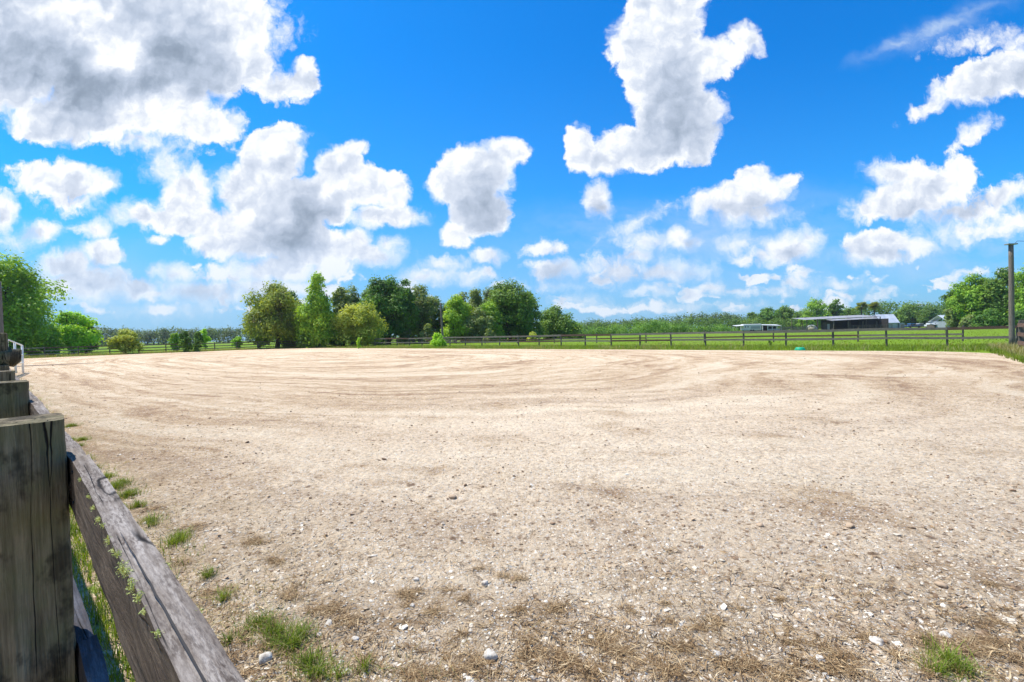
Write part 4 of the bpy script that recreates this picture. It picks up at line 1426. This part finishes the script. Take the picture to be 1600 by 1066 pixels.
wood('wood_edge', [(885, 508), (930, 504), (960, 506), (1000, 499), (1040, 501), (1080, 497), (1130, 496), (1165, 499), (1240, 498)], 215, 'farright', 'darker green wood edge in front of the far woods right of the clump', 90, .8, depth=20, seed=5, rowrad=(4.0, 6.5))
wood('undergrowth', [(452, 520), (500, 505), (560, 505), (620, 500), (680, 505), (740, 500), (800, 498), (860, 503), (900, 510)], 104, 'oak', 'green undergrowth filling the foot of the leafy clump', 90, .42, depth=6, seed=6, rowrad=(2.4, 3.6))
wood('undergrowth', [(-60, 515), (30, 515), (80, 518), (125, 520), (150, 526)], 80, 'mid', 'green hedge under the trees at the far left', 90, .34, depth=5, seed=7, rowrad=(1.8, 2.8))

# ------------------------------------------------------------------ farm buildings
def gable_roof_panel(mb, a, b, c_, d, th=.08):
    up_ = Vector((0, 0, th))
    P8 = [Vector(v) for v in (a, b, c_, d)] + [Vector(v) + up_ for v in (a, b, c_, d)]
    vs = [mb.b.verts.new(v) for v in P8]
    for q in ((0, 1, 2, 3), (4, 5, 6, 7), (0, 1, 5, 4), (1, 2, 6, 5), (2, 3, 7, 6), (3, 0, 4, 7)):
        mb.b.faces.new([vs[i] for i in q])


Zb = 175.0
U = Zb / F   # metres per pixel of the photograph at that distance
g0 = spot(1256, Zb)
barn = empty('open_barn', g0)
tag(barn, 'long open pole barn with a pale metal roof and lower lean-to in the distance', 'barn')
W_ = 118 * U


def zz(py, px):
    return hgt(px, py, Zb)


def bx(px):
    return (px - 1256) * U


zl, zr = zz(496.5, 1258), zz(491.0, 1374)
mb = MB()
gable_roof_panel(mb, (0, -1.0, zl - .9), (W_, -1.0, zr - .9), (W_ - .5, 9, zr), (1.0, 9, zl))
mb.build('roof', M['barn_roof'], barn)
mb = MB()
x0, x1 = bx(1283), bx(1356)
gable_roof_panel(mb, (x0, -6.0, zz(502, 1285)), (x1, -6.0, zz(498.5, 1352)), (x1 + 1, -1.2, zz(499.5, 1352) + .75), (x0 + 1, -1.2, zz(503, 1285) + .75), .07)
mb.build('lean_to_roof', M['barn_roof'], barn)
for px in (1258, 1275, 1300, 1325, 1350, 1372):
    for yy in (-.8, 8.6):
        mb = MB()
        hp = zl + (zr - zl) * (px - 1256) / 118 - (1.0 if yy < 0 else .12)
        mb.box((bx(px) + .2, yy, hp / 2), (.22, .22, hp)); mb.build('post', M['wood_barn'], barn)
for px in (1286, 1308, 1330, 1351):
    mb = MB(); hp = zz(502.5, px) - .1; mb.box((bx(px), -5.8, hp / 2), (.2, .2, hp)); mb.build('post', M['wood_barn'], barn)
mb = MB(); mb.box((bx(1340), 8.3, 2.0), (bx(1374) - bx(1306), .1, 4.0)); mb.build('back_wall', M['wood_barn'], barn)
mb = MB(); mb.box((bx(1358), 2.5, 1.9), (bx(1374) - bx(1342), 5, 3.8)); mb.build('stall_block', M['dark'], barn)
mb = MB(); mb.box((bx(1373), -2.0, 1.9), (.15, 5.0, 3.8)); mb.build('end_wall', M['dark'], barn)
mb = MB(); mb.box((bx(1299), 2.0, 1.5), (2.6, 2.2, 3.0)); mb.build('tack_room', M['wood_barn'], barn)
mb = MB(); mb.box((bx(1297), .85, 1.2), (.9, .08, 2.2)); mb.build('door', M['white_paint'], barn)
for z_ in (.5, 1.0, 1.45):
    mb = MB(); mb.bar((bx(1306), -6.2, z_), (bx(1373), -6.2, z_), .08, .14); mb.build('rail', M['wood_barn'], barn)
for k in range(9):
    px = 1306 + k * 8.3
    mb = MB(); mb.box((bx(px), -6.3, .8), (.14, .14, 1.6)); mb.build('rail_post', M['wood_barn'], barn)

# round wire cage under the left bay
hb = empty('bale_feeder', spot(1268, Zb - 5))
tag(hb, 'rounded grey wire bale cage in front of the left bay of the open barn', 'feeder')
mb = MB()
for k in range(12):
    a = k * math.pi / 12
    mb.tube([(math.cos(a) * 1.9 * math.cos(q), math.sin(a) * 1.9 * math.cos(q), 2.1 * math.sin(q)) for q in np.linspace(0, math.pi, 11)], .05, 5)
mb.build('hoops', M['steel'], hb)
mb = MB(); mb.tube([(0, 0, 0), (0, 0, .7), (0, 0, 1.1), (0, 0, 1.3)], [1.3, 1.3, .9, .3], 18); mb.build('hay', M['hay'], hb)

# gabled shed with a metal roof
gs = spot(1377, Zb + 2)
U2 = (Zb + 6) / F
shed = empty('metal_roofed_shed', gs)
tag(shed, 'small pale blue shed with a bright metal gable roof right of the open barn', 'shed')
hr, he = hgt(1390, 491.5, Zb + 6), hgt(1390, 504, Zb + 6)
wl = 30 * U2
mb = MB(); mb.box((wl * .45, 3, he / 2), (wl * .8, 6, he)); mb.build('wall', M['blue_paint'], shed)
mb = MB()
xw = wl * .85 + .02
mb.poly([(xw, 0, 0), (xw, 6, 0), (xw, 6, he), (xw, 3, hr - .1), (xw, 0, he)])
mb.build('gable_wall', M['wood_barn'], shed)
mb = MB()
gable_roof_panel(mb, (-.3, -.5, he - .25), (wl * .90, -.5, he - .25), (wl * .96, 3, hr), (0, 3, hr))
gable_roof_panel(mb, (0, 3.02, hr), (wl * .96, 3.02, hr), (wl * .90, 6.5, he - .25), (-.3, 6.5, he - .25))
mb.build('roof', M['roof'], shed)
mb = MB(); mb.box((wl * .85 + .06, 2.2, 1.1), (.06, 1.1, 2.2)); mb.build('door', M['dark'], shed)
mb = MB(); mb.box((wl * .45, -.03, 1.5), (wl * .5, .05, .12)); mb.build('trim', M['white_paint'], shed)
# porch wing beside it
mb = MB(); mb.box((wl * 1.0, 1.0, 1.0), (wl * .26, 3, 2.0)); mb.build('side_wing', M['grey_paint'], shed)

# white horse trailer with awning
Zt = 200.0
U3 = Zt / F
tr0 = empty('horse_trailer', spot(1159, Zt))
tag(tr0, 'long white horse trailer with an awning at its left end, parked in the distance', 'trailer')
wl, hh = 29 * U3, hgt(1175, 506.5, Zt)
mb = MB(); mb.box((wl / 2, 0, .35 + (hh - .35) / 2), (wl, 2.5, hh - .35), bev=.22); mb.build('body', M['white_paint'], tr0)
mb = MB(); mb.box((wl * .66, -1.27, hh * .52), (wl * .5, .05, hh * .34)); mb.build('side_panel', M['grey_paint'], tr0)
for x in (.12, .26):
    mb = MB(); mb.box((wl * x, -1.28, hh * .62), (.5, .05, .5)); mb.build('window', M['glass'], tr0)
for x in (.42, .54):
    mb = MB(); mb.tube([(wl * x, -1.32, .38), (wl * x, -1.05, .38)], .38, 14); mb.build('wheel', M['rubber'], tr0)
mb = MB(); gable_roof_panel(mb, (-3.6, -2.4, 2.35), (.1, -2.4, 2.55), (.1, 1.0, 2.9), (-3.6, 1.0, 2.75), .06); mb.build('awning', M['white_paint'], tr0)
for x, y in ((-3.4, -2.2), (-3.4, .8)):
    mb = MB(); mb.tube([(x, y, 0), (x, y, 2.4)], .05, 6); mb.build('awning_pole', M['steel'], tr0)

sh0 = empty('run_in_shed', spot(1187.5, Zt))
tag(sh0, 'low open-fronted shelter with arched dark bays right of the horse trailer', 'shed')
wl, hh = 29.5 * U3, hgt(1200, 507, Zt)
mb = MB(); gable_roof_panel(mb, (0, -2.2, hh - .35), (wl, -2.2, hh - .75), (wl, 2.4, hh - .2), (0, 2.4, hh + .05), .1); mb.build('roof', M['white_paint'], sh0)
mb = MB(); mb.box((wl / 2, 2.2, (hh - .4) / 2), (wl - .2, .12, hh - .4)); mb.build('back_wall', M['dark'], sh0)
for q in (.0, .27, .52, .76, 1.0):
    mb = MB(); mb.box((.12 + (wl - .24) * q, -1.9, (hh - .5) / 2), (.22, .22, hh - .5 - .35 * q)); mb.build('post', M['white_paint'], sh0)
for q in (.4, .64, .88):
    mb = MB()
    r_ = wl * .115
    mb.tube([(wl * q + r_ * math.cos(a), -1.9, hh - 1.55 + r_ * .75 * math.sin(a)) for a in np.linspace(0, math.pi, 9)], .09, 6)
    mb.build('arch', M['white_paint'], sh0)
mb = MB(); mb.box((wl * .62, -1.95, .45), (wl * .7, .08, .9)); mb.build('kick_board', M['grey_paint'], sh0)

# fence of the farmyard
ff_ = empty('farmyard_fence', spot(1219, 168))
tag(ff_, 'low grey paddock fence between the horse trailer and the open barn', 'fence')
L_ = 43 * 168 / F
for k in range(8):
    mb = MB(); mb.box((L_ * k / 7, 0, .75), (.14, .14, 1.5)); mb.build('post', M['wood_post_far'], ff_)
for z_ in (.35, .75, 1.15, 1.45):
    mb = MB(); mb.bar((0, -.1, z_), (L_, -.1, z_), .05, .2); mb.build('rail', M['wood_far'], ff_)
ff_ = empty('farmyard_fence', spot(1408, 172))
tag(ff_, 'low brown paddock fence right of the metal-roofed shed', 'fence')
L_ = 85 * 172 / F
for k in range(12):
    mb = MB(); mb.box((L_ * k / 11, 0, .7), (.14, .14, 1.4)); mb.build('post', M['wood_post_far'], ff_)
for z_ in (.4, .85, 1.3):
    mb = MB(); mb.bar((0, -.1, z_), (L_, -.1, z_), .05, .22); mb.build('rail', M['wood_red'], ff_)

# small white gabled house half hidden by trees
Zh = 150.0
U4 = Zh / F
hs = empty('white_house', spot(1479, Zh))
tag(hs, 'small white gabled house peeping out between the trees at the right', 'house')
he, hr = hgt(1483, 502, Zh), hgt(1483, 492.5, Zh)
mb = MB(); mb.box((1.2, 3, he / 2), (2.0, 6, he)); mb.build('wall', M['grey_paint'], hs)
mb = MB()
gable_roof_panel(mb, (-.3, -.4, he), (2.3, -.4, he - .1), (2.6, 3, hr), (0, 3, hr), .08)
gable_roof_panel(mb, (0, 3.02, hr), (2.6, 3.02, hr), (2.6, 6.4, he - .1), (-.3, 6.4, he - .1), .08)
mb.build('roof', M['roof'], hs)
mb = MB(); mb.box((1.2, -.04, he * .4), (.8, .06, he * .7)); mb.build('door', M['grey_paint'], hs)

lb_ = empty('low_barn', spot(1459, Zh + 4))
tag(lb_, 'long low white-roofed barn left of the small white gabled house', 'barn')
wl = 19 * U4
h1 = hgt(1465, 505, Zh)
mb = MB(); gable_roof_panel(mb, (0, -.5, h1 - .5), (wl, -.5, h1 - .5), (wl, 3, h1 + .05), (.3, 3, h1 + .05), .08); mb.build('roof', M['roof'], lb_)
mb = MB(); mb.box((wl / 2, 1.5, (h1 - .5) / 2), (wl - .6, 2.8, h1 - .5)); mb.build('wall', M['wood_barn'], lb_)
mb = MB(); mb.box((wl * .3, .06, .8), (1.2, .05, 1.6)); mb.build('door', M['dark'], lb_)
lb_ = empty('low_barn', spot(1491, Zh + 2))
tag(lb_, 'long low grey barn right of the small white gabled house, behind the shrubs', 'barn')
wl = 38 * U4
h1 = hgt(1510, 504, Zh)
mb = MB(); gable_roof_panel(mb, (0, -.5, h1 - .5), (wl, -.5, h1 - .5), (wl, 3, h1 + .2), (.3, 3, h1 + .2), .08); mb.build('roof', M['roof'], lb_)
mb = MB(); mb.box((wl / 2, 1.5, (h1 - .5) / 2), (wl - .6, 2.8, h1 - .5)); mb.build('wall', M['grey_paint'], lb_)

# parked vehicles in the farmyard, seen as small shapes


def vehicle(px, Z, wd_, mat, label):
    root = empty('parked_truck', spot(px, Z))
    tag(root, label, 'truck')
    mb = MB(); mb.box((0, 0, .78), (wd_, 1.9, .62), bev=.1); mb.build('body', mat, root)
    mb = MB(); mb.box((-wd_ * .1, 0, 1.38), (wd_ * .42, 1.7, .6), bev=.16); mb.build('cab', mat, root)
    mb = MB(); mb.box((-wd_ * .1, -.86, 1.4), (wd_ * .34, .04, .36)); mb.build('window', M['glass'], root)
    for q in (-.32, .32):
        mb = MB(); mb.tube([(wd_ * q, -.98, .4), (wd_ * q, -.75, .4)], .4, 14); mb.build('wheel', M['rubber'], root)


vehicle(1426, 178, 5.0, M['blue_tarp'], 'blue truck parked under the trees right of the metal-roofed shed')
vehicle(1439, 180, 4.6, M['grey_paint'], 'grey truck parked just right of the blue truck')
vehicle(1453, 160, 2.6, M['white_paint'], 'small white vehicle left of the low white-roofed barn')


# the pole's shadow across the sand by the gate, painted as a dark strip
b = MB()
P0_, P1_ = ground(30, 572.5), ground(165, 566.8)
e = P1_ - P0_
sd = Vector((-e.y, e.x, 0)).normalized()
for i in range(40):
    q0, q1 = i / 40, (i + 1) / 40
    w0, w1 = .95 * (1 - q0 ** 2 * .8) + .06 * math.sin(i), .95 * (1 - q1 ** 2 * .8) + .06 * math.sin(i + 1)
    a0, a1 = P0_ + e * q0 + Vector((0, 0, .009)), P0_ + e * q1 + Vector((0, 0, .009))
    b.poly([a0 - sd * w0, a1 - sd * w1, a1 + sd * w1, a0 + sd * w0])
m, t = material('shadow_dark_sand')  # dark sand colour carrying the painted pole shadow
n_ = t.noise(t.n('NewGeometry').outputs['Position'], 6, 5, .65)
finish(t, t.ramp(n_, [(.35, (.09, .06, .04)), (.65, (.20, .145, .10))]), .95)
rt_ = b.build('sand_shadow_strip', m)
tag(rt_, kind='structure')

# ------------------------------------------------------------------ single stones on the near sand
def stone(px, py, size, flat, label, mat, seed, hollow=False):
    g_ = ground(px, py)
    b = bmesh.new()
    bmesh.ops.create_icosphere(b, subdivisions=3, radius=1)
    rs = random.Random(seed)
    dirs = [Vector((rs.gauss(0, 1), rs.gauss(0, 1), rs.gauss(0, 1))).normalized() for _ in range(9)]
    lim = [rs.uniform(.55, .9) for _ in dirs]
    for v in b.verts:
        c_ = v.co.copy()
        for d, l in zip(dirs, lim):     # knock flat facets off the lump
            q = c_.dot(d)
            if q > l:
                c_ -= d * (q - l) * .9
        c_ *= 1 + .10 * mn.noise(c_ * 2.5 + Vector((seed, 0, 0))) + .03 * mn.noise(c_ * 9)
        v.co = Vector((c_.x * size, c_.y * size * .85, c_.z * size * flat))
    if hollow:
        for v in b.verts:
            q = (v.co / size - Vector((.1, -.55, .45 * flat))).length
            if q < .34:
                v.co *= .55 + q
    for f_ in b.faces:
        f_.smooth = True
    me = bpy.data.meshes.new('stone')
    b.to_mesh(me)
    b.free()
    o_ = link_mesh('stone', me, mat)
    o_.location = (g_.x, g_.y, surf_z(g_.x, g_.y) + size * flat * .45)
    o_.rotation_euler = (0, 0, rs.uniform(0, 3))
    tag(o_, label, 'stone')


m, t = material('chalky_stone')
pos = t.n('TexCoord').outputs['Object']
n_ = t.noise(pos, 40, 5, .65)
finish(t, t.ramp(n_, [(.35, (.28, .23, .18)), (.5, (.52, .47, .40)), (.65, (.66, .62, .55))]), .85, bump(t, n_, .7, .006))
M['chalk'] = m
stone(415, 1040, .034, .85, 'chunky white stone beside the green grass tuft at the bottom left', M['chalk'], 3, True)
stone(768, 1035, .036, .75, 'white shell lump with a dark hollow at the bottom edge of the photo', M['chalk'], 5, True)
stone(757, 918, .026, .7, 'small upright pale shell lump above the hollow white lump', M['chalk'], 8)
stone(650, 913, .021, .5, 'flat round white pebble left of the small upright shell lump', M['chalk'], 9)
stone(644, 953, .018, .6, 'small round white pebble below the flat round one', M['chalk'], 10)
stone(556, 1004, .024, .6, 'white oval pebble right of the bottom left grass tuft', M['chalk'], 12)
stone(1370, 1010, .032, .6, 'smooth white stone near the bottom right corner, left one of a pair', M['chalk'], 14)
stone(1478, 1002, .028, .7, 'rounded white stone above the bottom right grass tuft', M['chalk'], 15)
stone(1120, 1030, .024, .6, 'grey and white shell lump at the bottom edge right of centre', M['chalk'], 17, True)
stone(1282, 1040, .026, .5, 'white shell fragment at the bottom between the brown straw patches', M['chalk'], 18)
stone(1470, 922, .030, .55, 'brown clod lying alone on the right part of the near sand', M['clod'], 19)
stone(1188, 825, .030, .6, 'dark brown clod right of the centre of the sand', M['clod'], 20)
stone(1328, 826, .035, .6, 'dark brown clod far right on the sand', M['clod'], 21)
stone(708, 780, .045, .5, 'brown clod in the middle left of the sand', M['clod'], 22)

# ------------------------------------------------------------------ the air: thin summer haze
m, t = material('haze_air')
t.n('OutputMaterial', ins={'Volume': t.n('VolumePrincipled', ins={'Color': (.78, .86, 1, 1), 'Density': .00014, 'Anisotropy': .3}).outputs[0]})
mb = MB()
mb.box((0, 250, 11.5), (1700, 1200, 25))
tag(mb.build('haze', m), kind='stuff')
